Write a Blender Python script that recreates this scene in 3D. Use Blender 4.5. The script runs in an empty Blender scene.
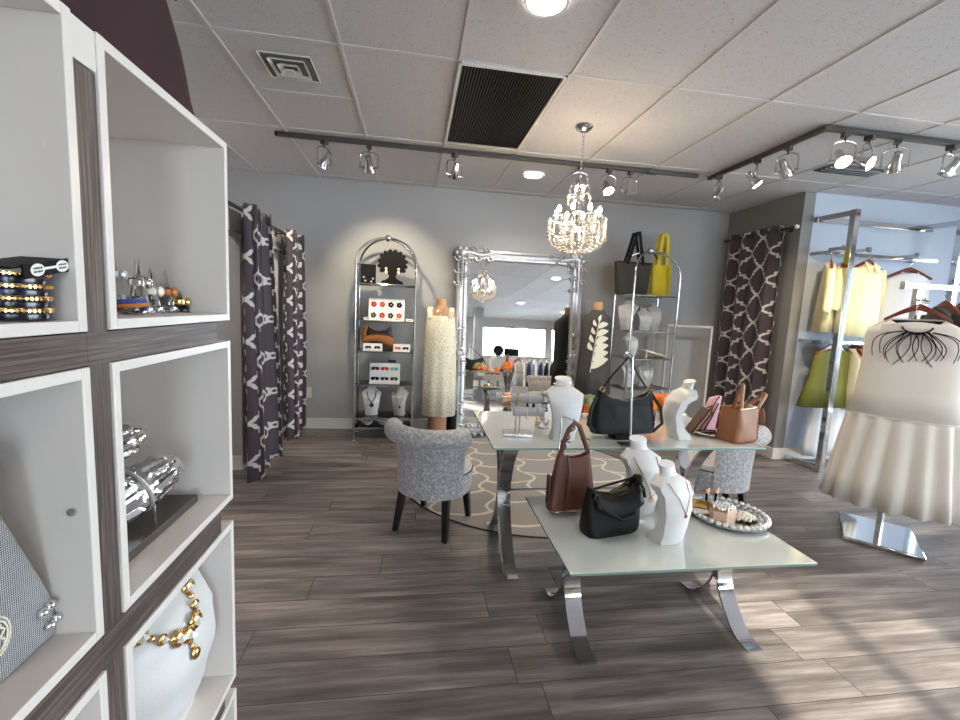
import bpy, math, random
from mathutils import Vector, Matrix
PI = math.pi
rnd = random.Random(7)
S = bpy.context.scene
C = S.collection
def lerp(a, b, t): return a + (b - a) * t
def lin(keys, t):
    for (a, va), (b, vb) in zip(keys, keys[1:]):
        if t <= b: return lerp(va, vb, max(0, (t - a) / (b - a)))
    return keys[-1][1]
def keyed(keys, t):
    if t <= keys[0][0]: return keys[0][1]
    for (a, va), (b, vb) in zip(keys, keys[1:]):
        if t <= b:
            u = (t - a) / (b - a); u = u * u * (3 - 2 * u)
            return lerp(va, vb, u)
    return keys[-1][1]

# ------------------------------------------------------------------ mesh builder
class MB:
    def __init__(s): s.v = []; s.f = []; s.m = []; s.cur = 0; s.uv = {}
    def mat(s, i): s.cur = i; return s
    def add(s, vs, fs, M=None):
        o = len(s.v)
        s.v += [tuple(M @ Vector(v)) if M else tuple(v) for v in vs]
        for f in fs: s.f.append(tuple(o + i for i in f)); s.m.append(s.cur)
        return s
    def box(s, c, d, rz=0, M=None):
        x, y, z = d[0] / 2, d[1] / 2, d[2] / 2
        T = Matrix.Translation(c) @ Matrix.Rotation(rz, 4, 'Z')
        if M: T = M @ T
        vs = [(-x, -y, -z), (x, -y, -z), (x, y, -z), (-x, y, -z), (-x, -y, z), (x, -y, z), (x, y, z), (-x, y, z)]
        return s.add(vs, [(0, 3, 2, 1), (4, 5, 6, 7), (0, 1, 5, 4), (1, 2, 6, 5), (2, 3, 7, 6), (3, 0, 4, 7)], T)
    def span(s, a, b): # box by two corners
        return s.box([(p + q) / 2 for p, q in zip(a, b)], [abs(q - p) for p, q in zip(a, b)])
    def bar(s, p, q, w, h, up=(0, 0, 1)):
        p = Vector(p); q = Vector(q); d = (q - p); L = d.length; d.normalize()
        u = Vector(up)
        if abs(d.dot(u)) > .95: u = Vector((0, 1, 0))
        x = d.cross(u).normalized(); z = x.cross(d)
        T = Matrix((x, d, z)).transposed().to_4x4(); T.translation = (p + q) / 2
        return s.box((0, 0, 0), (w, L, h), 0, T)
    def loft(s, rings, cap0=True, cap1=True, closed=True, loop=False):
        n = len(rings[0]); vs = [p for r in rings for p in r]; fs = []
        R = len(rings)
        for i in range(R if loop else R - 1):
            j = (i + 1) % R
            for k in range(n if closed else n - 1):
                l = (k + 1) % n
                fs.append((i * n + k, i * n + l, j * n + l, j * n + k))
        if not loop and closed:
            if cap0: fs.append(tuple(reversed(range(n))))
            if cap1: fs.append(tuple((R - 1) * n + k for k in range(n)))
        return s.add(vs, fs)
    def tube(s, pts, r, seg=8, closed=False, sx=1.0, cap=True):
        P = [Vector(p) for p in pts]; n = len(P)
        if n < 2: return s
        rr = r if isinstance(r, (list, tuple)) else [r] * n
        tan = []
        for i in range(n):
            a = P[(i - 1) % n] if closed or i > 0 else P[i]
            b = P[(i + 1) % n] if closed or i < n - 1 else P[i]
            t = (b - a)
            tan.append(t.normalized() if t.length > 1e-9 else Vector((0, 0, 1)))
        u = tan[0].orthogonal().normalized()
        if abs(tan[0].z) < .9: u = (Vector((0, 0, 1)) - tan[0] * tan[0].z).normalized()
        rings = []
        for i in range(n):
            u = (u - tan[i] * u.dot(tan[i]))
            u = u.normalized() if u.length > 1e-6 else tan[i].orthogonal().normalized()
            if sx != 1:
                c_ = tan[i].cross(Vector((0, 1, 0)))
                if c_.length > .15: u = c_.normalized()
            w = tan[i].cross(u)
            rings.append([P[i] + (u * math.cos(2 * PI * k / seg) + w * math.sin(2 * PI * k / seg) * sx) * rr[i] for k in range(seg)])
        return s.loft(rings, cap, cap, True, closed)
    def cyl(s, p, q, r, r2=None, seg=16): return s.tube([p, q], [r, r if r2 is None else r2], seg)
    def lathe(s, prof, c=(0, 0, 0), seg=24, M=None, sx=1, sy=1, cap=True):
        vs = []; fs = []; n = len(prof)
        for r, z in prof:
            for k in range(seg):
                a = 2 * PI * k / seg
                vs.append((c[0] + max(r, 1e-4) * math.cos(a) * sx, c[1] + max(r, 1e-4) * math.sin(a) * sy, c[2] + z))
        for i in range(n - 1):
            for k in range(seg):
                l = (k + 1) % seg
                fs.append((i * seg + k, i * seg + l, (i + 1) * seg + l, (i + 1) * seg + k))
        if cap: fs.append(tuple(reversed(range(seg)))); fs.append(tuple((n - 1) * seg + k for k in range(seg)))
        return s.add(vs, fs, M)
    def ball(s, c, r, seg=10, rings=6, sc=(1, 1, 1), M=None):
        prof = [(r * math.sin(PI * i / rings), -r * math.cos(PI * i / rings)) for i in range(rings + 1)]
        T = Matrix.Translation(c) @ Matrix.Diagonal((*sc, 1))
        if M: T = Matrix.Translation(c) @ M.to_4x4() @ Matrix.Diagonal((*sc, 1))
        return s.lathe(prof, (0, 0, 0), seg, T)
    def gem(s, c, r, h=None):
        h = h or r
        vs = [(0, 0, h), (0, 0, -h)] + [(r * math.cos(PI * k / 3), r * math.sin(PI * k / 3), 0) for k in range(6)]
        fs = [(0, 2 + k, 2 + (k + 1) % 6) for k in range(6)] + [(1, 2 + (k + 1) % 6, 2 + k) for k in range(6)]
        return s.add(vs, fs, Matrix.Translation(c))
    def prism(s, poly, a, b, M=None): # poly in local xz, extruded along y
        n = len(poly)
        vs = [(x, a, z) for x, z in poly] + [(x, b, z) for x, z in poly]
        fs = [tuple(range(n)), tuple(reversed(range(n, 2 * n)))] + [(i, n + i, n + (i + 1) % n, (i + 1) % n) for i in range(n)]
        return s.add(vs, fs, M)
    def grid(s, fn, nu, nv, uvfn=None):
        o = len(s.v)
        vs = [fn(i / nu, j / nv) for j in range(nv + 1) for i in range(nu + 1)]
        if uvfn:
            for j in range(nv + 1):
                for i in range(nu + 1): s.uv[o + j * (nu + 1) + i] = uvfn(i / nu, j / nv)
        fs = [(j * (nu + 1) + i, j * (nu + 1) + i + 1, (j + 1) * (nu + 1) + i + 1, (j + 1) * (nu + 1) + i) for j in range(nv) for i in range(nu)]
        return s.add(vs, fs)

def obj(name, mb, mats, parent=None, bevel=0, smooth=True, solid=0, sub=0, angle=40, loc=None, rz=0):
    me = bpy.data.meshes.new(name)
    me.from_pydata(mb.v, [], mb.f)
    if not isinstance(mats, (list, tuple)): mats = [mats]
    for m in mats: me.materials.append(m)
    if len(mats) > 1: me.polygons.foreach_set('material_index', mb.m)
    if mb.uv:
        ul = me.uv_layers.new(name='UVMap')
        for l in me.loops: ul.data[l.index].uv = mb.uv.get(l.vertex_index, (0, 0))
    if smooth:
        me.polygons.foreach_set('use_smooth', [True] * len(me.polygons))
        try: me.set_sharp_from_angle(angle=math.radians(angle))
        except Exception: pass
    me.update(); me.validate()
    o = bpy.data.objects.new(name, me); C.objects.link(o)
    if parent: o.parent = parent
    if loc: o.location = loc
    if rz: o.rotation_euler.z = rz
    if solid:
        m = o.modifiers.new('thick', 'SOLIDIFY'); m.thickness = solid; m.offset = 0
    if bevel:
        m = o.modifiers.new('bevel', 'BEVEL'); m.width = bevel; m.segments = 2; m.limit_method = 'ANGLE'; m.angle_limit = math.radians(50)
    if sub:
        m = o.modifiers.new('sub', 'SUBSURF'); m.levels = sub; m.render_levels = sub
    return o
def tag(o, label, cat, group=None):
    o['label'] = label; o['category'] = cat
    if group: o['group'] = group
    return o
def thing(name, label, cat, loc=(0, 0, 0), rz=0, group=None):
    o = bpy.data.objects.new(name, None); C.objects.link(o)
    o.empty_display_size = .05; o.location = loc; o.rotation_euler.z = rz
    return tag(o, label, cat, group)
def struct(name, mb, m, **k):
    o = obj(name, mb, m, **k); o['kind'] = 'structure'; return o
def plabel(o, t): o['label'] = t; return o
def dup(root, loc, rz, label, group=None):
    r = root.copy(); C.objects.link(r); r.location = loc; r.rotation_euler = (0, 0, rz); r['label'] = label
    if group: r['group'] = group
    for ch in list(root.children):
        c = ch.copy(); C.objects.link(c); c.parent = r
        for g in list(ch.children):
            d = g.copy(); C.objects.link(d); d.parent = c
    return r

# ------------------------------------------------------------------ materials
def sr(r, g, b):
    f = lambda c: c / 12.92 if c <= .04045 else ((c + .055) / 1.055) ** 2.4
    return (f(r / 255), f(g / 255), f(b / 255), 1)
class E:   # tiny expression helper over math nodes
    def __init__(s, nt, sock): s.nt = nt; s.k = sock
    def op(s, o, b=None, c=None):
        n = s.nt.nodes.new('ShaderNodeMath'); n.operation = o
        for i, x in enumerate((s, b, c)):
            if x is None: continue
            if isinstance(x, E): s.nt.links.new(x.k, n.inputs[i])
            else: n.inputs[i].default_value = x
        return E(s.nt, n.outputs[0])
    def __add__(s, b): return s.op('ADD', b)
    def __sub__(s, b): return s.op('SUBTRACT', b)
    def __mul__(s, b): return s.op('MULTIPLY', b)
    def __truediv__(s, b): return s.op('DIVIDE', b)
    def abs(s): return s.op('ABSOLUTE')
    def floor(s): return s.op('FLOOR')
    def fract(s): return s.op('FRACT')
    def max(s, b): return s.op('MAXIMUM', b)
    def min(s, b): return s.op('MINIMUM', b)
    def sqrt(s): return s.op('SQRT')
    def sin(s): return s.op('SINE')
    def lt(s, b): return s.op('LESS_THAN', b)
    def mod(s, b): return s.op('FLOORED_MODULO', b)
def newmat(name):
    m = bpy.data.materials.new(name); m.use_nodes = True; nt = m.node_tree
    return m, nt, nt.nodes['Principled BSDF']
def coord(nt, which='Object'):
    n = nt.nodes.new('ShaderNodeTexCoord'); x = nt.nodes.new('ShaderNodeSeparateXYZ')
    nt.links.new(n.outputs[which], x.inputs[0])
    return E(nt, x.outputs[0]), E(nt, x.outputs[1]), E(nt, x.outputs[2])
def comb(nt, x, y, z):
    n = nt.nodes.new('ShaderNodeCombineXYZ')
    for i, e in enumerate((x, y, z)):
        if isinstance(e, E): nt.links.new(e.k, n.inputs[i])
        else: n.inputs[i].default_value = e
    return n.outputs[0]
def noise(nt, vec=None, scale=10, detail=3, rough=.55):
    n = nt.nodes.new('ShaderNodeTexNoise'); n.inputs['Scale'].default_value = scale; n.inputs['Detail'].default_value = detail; n.inputs['Roughness'].default_value = rough
    if vec is None:
        t = nt.nodes.new('ShaderNodeTexCoord'); vec = t.outputs['Object']
    nt.links.new(vec, n.inputs['Vector']); return E(nt, n.outputs[0])
def mix(nt, fac, a, b):
    n = nt.nodes.new('ShaderNodeMix'); n.data_type = 'RGBA'
    def put(i, x):
        if isinstance(x, E): nt.links.new(x.k, n.inputs[i])
        elif hasattr(x, 'is_linked'): nt.links.new(x, n.inputs[i])
        else: n.inputs[i].default_value = x
    put(0, fac); put(6, a); put(7, b); return n.outputs[2]
def ramp(nt, fac, stops):
    n = nt.nodes.new('ShaderNodeValToRGB'); nt.links.new(fac.k, n.inputs[0]); cr = n.color_ramp
    while len(cr.elements) < len(stops): cr.elements.new(.5)
    for e, (p, c) in zip(cr.elements, stops): e.position = p; e.color = c
    return n.outputs[0]
def bump(nt, b, h, strength=.3, dist=.01):
    n = nt.nodes.new('ShaderNodeBump'); n.inputs['Strength'].default_value = strength; n.inputs['Distance'].default_value = dist
    nt.links.new(h.k, n.inputs['Height']); nt.links.new(n.outputs[0], b.inputs['Normal'])
def setp(b, **k):
    for n, v in k.items():
        n = {'rough': 'Roughness', 'metal': 'Metallic', 'trans': 'Transmission Weight', 'ior': 'IOR', 'coat': 'Coat Weight', 'sheen': 'Sheen Weight', 'alpha': 'Alpha', 'sss': 'Subsurface Weight', 'coatr': 'Coat Roughness', 'spec': 'Specular IOR Level'}[n]
        b.inputs[n].default_value = v
def pm(name, col, rough=.5, metal=0, ns=12, var=.08, bs=0, bscale=None, **k):
    m, nt, b = newmat(name); setp(b, rough=rough, metal=metal, **k)
    n = noise(nt, None, ns, 3)
    c2 = tuple(min(1, c * (1 + var)) for c in col[:3]) + (1,); c1 = tuple(c * (1 - var) for c in col[:3]) + (1,)
    nt.links.new(mix(nt, n, c1, c2), b.inputs['Base Color'])
    if bs: bump(nt, b, noise(nt, None, bscale or ns * 4, 4), bs, .005)
    return m
def emit(name, col, st):
    m, nt, b = newmat(name); b.inputs['Base Color'].default_value = (.8, .8, .8, 1)
    b.inputs['Emission Color'].default_value = (*col, 1); b.inputs['Emission Strength'].default_value = st
    return m

M = {}
M['wall'] = pm('grey wall paint', sr(174, 173, 174), .75, ns=3, var=.03, bs=.08, bscale=180)
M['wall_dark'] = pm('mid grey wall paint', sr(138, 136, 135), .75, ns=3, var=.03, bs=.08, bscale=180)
M['wall_niche'] = pm('daylight-tinted niche wall', sr(196, 206, 222), .75, ns=3, var=.03, bs=.08, bscale=180)  # same building paint, with blue daylight mixed into its base colour
M['trim'] = pm('white trim paint', sr(225, 222, 216), .4, ns=4, var=.02)
M['white'] = pm('white laminate', sr(224, 218, 214), .32, ns=2, var=.015)
M['chrome'] = pm('polished chrome', (.68, .68, .70, 1), .07, 1, ns=4, var=.03)
M['satin'] = pm('satin chrome tube', (.55, .54, .53, 1), .22, 1, ns=20, var=.05)
M['steel'] = pm('brushed steel', (.62, .61, .6, 1), .25, 1, ns=30, var=.06)
M['gunmetal'] = pm('dark track metal', sr(88, 84, 82), .45, .6, ns=20, var=.05)
M['silver'] = pm('ornate silver leaf', (.62, .62, .64, 1), .33, .6, ns=60, var=.25, bs=.3, bscale=90)
M['gold'] = pm('yellow gold', (.80, .52, .2, 1), .2, 1, ns=40, var=.1)
M['rosegold'] = pm('rose gold', (.72, .45, .30, 1), .25, 1, ns=40, var=.1)
M['black'] = pm('black plastic', sr(13, 12, 13), .6, ns=20, var=.1, spec=.2)
M['blackwood'] = pm('black lacquered wood', sr(20, 17, 17), .3, ns=20, var=.15)
M['blackleather'] = pm('black pebbled leather', sr(9, 9, 10), .5, ns=50, var=.15, bs=.35, bscale=220, spec=.28)
M['brownleather'] = pm('chestnut leather', sr(98, 52, 36), .42, ns=14, var=.22, bs=.3, bscale=160)
M['tanleather'] = pm('tan leather', sr(142, 90, 52), .5, ns=14, var=.12, bs=.3, bscale=160)
M['darkbrown'] = pm('dark brown leather', sr(70, 42, 32), .45, ns=14, var=.15, bs=.3, bscale=160)
M['pink'] = pm('pink leather', sr(222, 160, 170), .5, ns=14, var=.06, bs=.2, bscale=160)
M['yellow'] = pm('yellow canvas', sr(226, 200, 40), .7, ns=40, var=.06, bs=.3, bscale=300)
M['olive'] = pm('dark olive canvas', sr(58, 52, 42), .75, ns=40, var=.1, bs=.3, bscale=300)
M['plum'] = pm('dark plum fabric', sr(62, 44, 48), .9, ns=8, var=.12, bs=.15, bscale=300, spec=.2)
M['velvetwhite'] = pm('white leatherette', sr(214, 213, 212), .5, ns=60, var=.02, bs=.15, bscale=240)
M['velvetgrey'] = pm('grey velvet', sr(176, 174, 178), .8, ns=60, var=.1, sheen=.3)
M['dresswhite'] = pm('ivory cotton poplin', sr(228, 220, 208), .8, ns=6, var=.03, bs=.25, bscale=22)
M['cream'] = pm('cream cloth', sr(232, 224, 200), .8, ns=10, var=.05, bs=.3, bscale=60)
M['yellowcloth'] = pm('pale yellow silk', sr(240, 228, 176), .6, ns=26, var=.10, bs=.35, bscale=18, sheen=.2)
M['whitecloth'] = pm('white blouse cloth', sr(228, 228, 230), .75, ns=10, var=.03, bs=.3, bscale=20)
M['greencloth'] = pm('olive lime cloth', sr(106, 108, 36), .75, ns=16, var=.08, bs=.3, bscale=26)
M['blackcloth'] = pm('black cloth', sr(30, 29, 31), .85, ns=16, var=.15, bs=.3, bscale=30)
M['denim'] = pm('navy denim', sr(48, 58, 92), .8, ns=60, var=.25, bs=.2, bscale=200)
M['orange'] = pm('orange silk', sr(240, 130, 30), .6, ns=30, var=.15, bs=.4, bscale=30)
M['coral'] = pm('coral red silk', sr(226, 84, 60), .6, ns=30, var=.15, bs=.4, bscale=30)
M['greenleaf'] = pm('sage silk', sr(150, 160, 120), .6, ns=30, var=.2, bs=.4, bscale=30)
M['skin'] = pm('tan mannequin', sr(196, 150, 112), .55, ns=10, var=.05)
M['lightwood'] = pm('light turned wood', sr(205, 158, 108), .5, ns=18, var=.12)
M['hangerwood'] = pm('mahogany hanger wood', sr(112, 44, 26), .3, ns=18, var=.2, coat=.4)
M['plinth'] = pm('brown plinth wood', sr(168, 124, 92), .55, ns=14, var=.1)
M['red'] = pm('red enamel', sr(196, 40, 52), .35, ns=30, var=.2)
M['navy'] = pm('navy enamel', sr(28, 34, 66), .3, ns=60, var=.3)
M['teal'] = pm('teal enamel', sr(120, 190, 185), .35, ns=30, var=.2)
M['paper'] = pm('white card', sr(242, 241, 238), .6, ns=20, var=.01)
M['blush'] = pm('blush satin', sr(206, 172, 150), .45, ns=16, var=.06)
M['brownfur'] = pm('brown suede', sr(150, 98, 50), .9, ns=40, var=.25, bs=.5, bscale=120)
M['pearl'] = pm('pearl', sr(240, 232, 215), .2, ns=20, var=.05, coat=.6)
M['amber'] = pm('amber stone', sr(190, 110, 40), .25, ns=60, var=.25)
M['outlet'] = pm('ivory plastic', sr(228, 222, 205), .4, ns=10, var=.02)
M['darkplate'] = pm('dark slate plate', sr(78, 74, 70), .35, .3, ns=18, var=.2)
M['darkgrey'] = pm('charcoal', sr(55, 54, 55), .6, ns=18, var=.1)
M['mirror'] = pm('mirror silvering', (.9, .91, .92, 1), .0, 1, ns=2, var=.005)
M['curtainwhite'] = pm('eggshell', sr(225, 222, 215), .6, ns=5, var=.02)
M['pale_skin'] = pm('pale counter', sr(215, 214, 210), .4, ns=5, var=.02)

def zebra(name, vertical):
    m, nt, b = newmat(name); x, y, z = coord(nt)
    v = comb(nt, x * 30, y * 260, z * 6) if vertical else comb(nt, x * 30, y * 6, z * 260)
    n = noise(nt, v, 1, 4, .6)
    nt.links.new(ramp(nt, n, [(.3, sr(52, 44, 44)), (.5, sr(84, 74, 72)), (.68, sr(118, 106, 100))]), b.inputs['Base Color'])
    setp(b, rough=.45); bump(nt, b, n, .15, .002); return m
M['zebra_v'] = zebra('dark zebra laminate upright', True); M['zebra_h'] = zebra('dark zebra laminate level', False)

def floor_mat():
    m, nt, b = newmat('grey oak planks'); x, y, z = coord(nt)
    W, L = .185, 1.24
    row = (y / W).floor()
    wn = nt.nodes.new('ShaderNodeTexWhiteNoise'); wn.noise_dimensions = '1D'; nt.links.new(row.k, wn.inputs['W'])
    xo = x + E(nt, wn.outputs[0]) * L
    col = (xo / L).floor()
    w2 = nt.nodes.new('ShaderNodeTexWhiteNoise'); w2.noise_dimensions = '2D'; nt.links.new(comb(nt, row, col, 0), w2.inputs['Vector'])
    tone = E(nt, w2.outputs[0])
    g = noise(nt, comb(nt, xo * 1.6 + tone * 40, y * 16, tone * 9), 1, 5, .62)
    g2 = noise(nt, comb(nt, xo * 3 + tone * 70, y * 90, tone * 5), 1, 3, .6)
    big = noise(nt, comb(nt, xo * .9, y * 5, tone * 3), 1, 2, .5)
    fac = g * .62 + g2 * .22 + big * .34 + tone * .07 - .15
    c = ramp(nt, fac, [(.27, sr(64, 56, 55)), (.44, sr(104, 96, 93)), (.56, sr(139, 129, 124)), (.72, sr(184, 172, 162))])
    fy = (y / W).fract(); fx = (xo / L).fract()
    line = (fy.min((fy * -1) + 1) * W).lt(.0016).max((fx.min((fx * -1) + 1) * L).lt(.0018))
    nt.links.new(mix(nt, line, c, sr(52, 45, 45)), b.inputs['Base Color'])
    r = g * .25 + .28
    nt.links.new(r.k, b.inputs['Roughness']); setp(b, spec=.45)
    bump(nt, b, g2 * .4 - line, .15, .002); return m
M['floor'] = floor_mat()

def ceil_mat():
    m, nt, b = newmat('speckled ceiling tile'); t = nt.nodes.new('ShaderNodeTexCoord')
    n1 = noise(nt, t.outputs['Object'], 150, 2, .6); n2 = noise(nt, t.outputs['Object'], 34, 3, .6)
    hole = (n1 * .7 + n2 * .3).op('GREATER_THAN', .585)
    base = mix(nt, n2, sr(202, 201, 206), sr(211, 210, 215))
    nt.links.new(mix(nt, hole, base, sr(180, 178, 179)), b.inputs['Base Color']); setp(b, rough=.9)
    bump(nt, b, hole * -1, .25, .003); return m
M['ceiling'] = ceil_mat()

def trellis_mat():
    m, nt, b = newmat('plum trellis curtain'); x, y, z = coord(nt, 'UV')
    W, H = .32, .30
    px = ((x / W).fract() - .5).abs() * (2.0); py = ((y / H).fract() - .5).abs() * (2.0)
    def seg(p, q):
        ax, ay = p[0] * W / 2, p[1] * H / 2; bx_, by_ = (q[0] - p[0]) * W / 2, (q[1] - p[1]) * H / 2; L2 = bx_ * bx_ + by_ * by_
        ux = px * (W / 2) - ax; uy = py * (H / 2) - ay
        h = (((ux * bx_) + (uy * by_)) / L2).max(0).min(1)
        ex = ux - h * bx_; ey = uy - h * by_
        return (ex * ex + ey * ey).sqrt()
    P = [(.10, .90), (.30, .74), (.44, .70), (.44, .52), (.68, .52), (.68, .32), (.80, .27), (.86, .14), (1, 0)]
    d = seg(P[0], P[1])
    for p, q in zip(P[1:], P[2:]): d = d.min(seg(p, q))
    rx = px * (W / 2); ry = (py - 1) * (H / 2); r = (rx * rx + ry * ry).sqrt()
    line = d.lt(.0105).max((r - .021).abs().lt(.0085))
    n = noise(nt, comb(nt, x * 900, y * 900, 0), 1, 2)
    base = mix(nt, n, sr(66, 56, 64), sr(84, 74, 82))
    nt.links.new(mix(nt, line, base, sr(216, 211, 210)), b.inputs['Base Color'])
    setp(b, rough=.75, sheen=.15); bump(nt, b, n, .15, .002); return m
M['trellis'] = trellis_mat()

def rug_mat():
    m, nt, b = newmat('grey ogee rug'); x, y, z = coord(nt)
    W, H = .40, .36
    k = (x / W).floor(); par = k.mod(2)
    yy = y + par * (H / 2)
    wob = ((y * (2 * PI / H)).sin()) * .05
    xf = ((x + wob) / W).fract(); dv = ((xf - .5).abs() * -1 + .5) * W
    k2 = ((x + wob) / W).floor(); par2 = k2.mod(2)
    arch = ((xf - .5) * (xf - .5)) * -.22
    yf = ((y + par2 * (H / 2) + arch + .03) / H).fract(); dh = ((yf - .5).abs() * -1 + .5) * H
    line = dv.min(dh).lt(.0135)
    n = noise(nt, None, 220, 3)
    base = mix(nt, n, sr(140, 131, 126), sr(168, 160, 154)); cr = mix(nt, n, sr(205, 196, 178), sr(226, 219, 202))
    nt.links.new(mix(nt, line, base, cr), b.inputs['Base Color']); setp(b, rough=.95, sheen=.2)
    bump(nt, b, n, .5, .004); return m
M['rug'] = rug_mat()

def velvet():
    m, nt, b = newmat('silver crushed velvet')
    t = nt.nodes.new('ShaderNodeTexCoord')
    n = noise(nt, t.outputs['Object'], 60, 4, .65); n2 = noise(nt, t.outputs['Object'], 170, 3, .6)
    f = n * .65 + n2 * .35
    nt.links.new(ramp(nt, f, [(.36, sr(136, 133, 136)), (.5, sr(170, 167, 169)), (.62, sr(216, 213, 214))]), b.inputs['Base Color'])
    setp(b, rough=.5, sheen=.5); bump(nt, b, f, .25, .01); return m
M['velvet'] = velvet()
def lace():
    m, nt, b = newmat('cream lace')
    t = nt.nodes.new('ShaderNodeTexCoord')
    w = nt.nodes.new('ShaderNodeTexVoronoi'); w.feature = 'DISTANCE_TO_EDGE'; w.inputs['Scale'].default_value = 42; nt.links.new(t.outputs['Object'], w.inputs['Vector'])
    d = E(nt, w.outputs['Distance']); n = noise(nt, t.outputs['Object'], 60, 3)
    nt.links.new(ramp(nt, d + n * .2, [(.08, sr(252, 248, 232)), (.2, sr(238, 231, 206)), (.34, sr(218, 209, 180))]), b.inputs['Base Color'])
    setp(b, rough=.8); bump(nt, b, d * -1, .4, .006); return m
M['lace'] = lace()
def meshmat():
    m, nt, b = newmat('silver metal mesh'); x, y, z = coord(nt)
    s = 330
    a = (y * s * PI).sin() * (z * s * PI).sin()
    f = a.abs()
    nt.links.new(ramp(nt, f, [(.15, (.05, .05, .055, 1)), (.6, (.75, .75, .78, 1))]), b.inputs['Base Color'])
    setp(b, rough=.3, metal=.9); bump(nt, b, f, .6, .002); return m
M['mesh'] = meshmat()
def zipmat():
    m, nt, b = newmat('bangle navy lacquer'); n = noise(nt, None, 120, 3)
    nt.links.new(ramp(nt, n, [(.4, sr(14, 12, 18)), (.6, sr(22, 22, 44)), (.7, sr(60, 78, 150))]), b.inputs['Base Color']); setp(b, rough=.2); return m
M['bangle'] = zipmat()

def thin_glass(name, tint, refl=.9, keep=.9):
    m = bpy.data.materials.new(name); m.use_nodes = True; nt = m.node_tree; nt.nodes.clear()
    o = nt.nodes.new('ShaderNodeOutputMaterial'); mx = nt.nodes.new('ShaderNodeMixShader'); tr = nt.nodes.new('ShaderNodeBsdfTransparent'); gl = nt.nodes.new('ShaderNodeBsdfGlossy'); fr = nt.nodes.new('ShaderNodeFresnel')
    tr.inputs[0].default_value = (*tint, 1); gl.inputs['Roughness'].default_value = .02; fr.inputs[0].default_value = 1.5
    nt.links.new(fr.outputs[0], mx.inputs[0]); nt.links.new(tr.outputs[0], mx.inputs[1]); nt.links.new(gl.outputs[0], mx.inputs[2]); nt.links.new(mx.outputs[0], o.inputs[0])
    return m
M['glass'] = thin_glass('clear shelf glass', (.90, .94, .92))
M['pane'] = thin_glass('window pane glass', (.96, .98, .98))
m, nt, b = newmat('acrylic'); setp(b, rough=.03, trans=1, ior=1.46); b.inputs['Base Color'].default_value = (.96, .97, .98, 1); M['acrylic'] = m
m, nt, b = newmat('cut crystal'); setp(b, rough=.03, trans=.62, ior=1.55, coat=1); b.inputs['Base Color'].default_value = (1, .97, .92, 1); M['crystal'] = m
m, nt, b = newmat('silver backed crystal'); setp(b, rough=.05, metal=.25, ior=1.6, coat=1); b.inputs['Base Color'].default_value = (.92, .93, .91, 1); M['gemstone'] = m
def frosted():
    m, nt, b = newmat('frosted white table glass'); n = noise(nt, None, 3, 2)
    nt.links.new(mix(nt, n, sr(206, 212, 208), sr(214, 219, 215)), b.inputs['Base Color'])
    setp(b, rough=.05, trans=.08, ior=1.55, coat=1, coatr=.02); return m
M['frosted'] = frosted()
m, nt, b = newmat('green glass edge'); setp(b, rough=.1, trans=.3); b.inputs['Base Color'].default_value = sr(150, 186, 172); M['glassedge'] = m
M['lamp'] = emit('lit lamp face', (1, .86, .66), 26); M['candle'] = emit('candle bulb glow', (1, .80, .55), 20); M['downlight'] = emit('downlight lens', (1, .93, .84), 14)
M['lampoff'] = pm('unlit lamp lens', sr(200, 195, 180), .15, .4, ns=60, var=.2)


# ------------------------------------------------------------------ camera
cam = bpy.data.cameras.new('camera'); co = bpy.data.objects.new('camera', cam); C.objects.link(co); S.camera = co
cam.sensor_width = 36; cam.lens = 441.37 / 960 * 36; cam.clip_start = .02
yw, pt, rl = .151215, .115763, -.047905
fw = Vector((math.sin(yw) * math.cos(pt), math.cos(yw) * math.cos(pt), -math.sin(pt)))
r0 = Vector((math.cos(yw), -math.sin(yw), 0)); d0 = fw.cross(r0)
rt = r0 * math.cos(rl) + d0 * math.sin(rl); dn = -r0 * math.sin(rl) + d0 * math.cos(rl)
mm = Matrix((rt, -dn, -fw)).transposed().to_4x4(); mm.translation = (0, 0, 1.41); co.matrix_world = mm

# ------------------------------------------------------------------ the room
H = 2.69; XL, XR, YF, YB = -2.8, 6.9, -4.8, 5.0
b = MB().span((XL, YF - .3, -.1), (XR, YB, 0)); struct('floor', b, M['floor'], smooth=False)
b = MB().span((XL, YF, H), (XR, YB, H + .08)); struct('ceiling', b, M['ceiling'], smooth=False)
g = MB()
x = .195 - .605 * 4
while x < XR:
    g.span((x - .009, YF, H - .006), (x + .009, YB, H + .004)); x += .605
y = 2.46 - 1.21 * 6
while y < YB:
    g.span((XL, y - .009, H - .0055), (XR, y + .009, H + .004)); y += 1.21
g.span((-1.015, 3.053, H - .005), (-.41, 3.077, H + .004))
struct('trim_1', g, pm('ceiling grid enamel', sr(208, 206, 207), .5, ns=4, var=.02), smooth=False); bpy.data.objects['trim_1']['label'] = 'white metal ceiling grid'
struct('wall_back', MB().span((XL - .1, YB, 0), (3.72, YB + .1, H)), M['wall'], smooth=False)
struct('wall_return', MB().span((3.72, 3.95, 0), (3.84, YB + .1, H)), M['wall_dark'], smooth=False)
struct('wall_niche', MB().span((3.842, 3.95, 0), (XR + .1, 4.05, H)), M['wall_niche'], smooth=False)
struct('wall_left', MB().span((XL - .1, YF, 0), (XL, YB, H)), M['wall'], smooth=False)
wr = MB().span((XR, YF, 0), (XR + .1, -1.2, H)); wr.span((XR, 3.2, 0), (XR + .1, 3.95, H)); wr.span((XR, -1.2, 2.42), (XR + .1, 3.2, H))
struct('wall_right', wr, M['wall'], smooth=False)
fmb = MB()
for yy in (-1.17, .27, 1.73, 3.17): fmb.span((XR + .02, yy - .03, .02), (XR + .08, yy + .03, 2.42))
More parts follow.
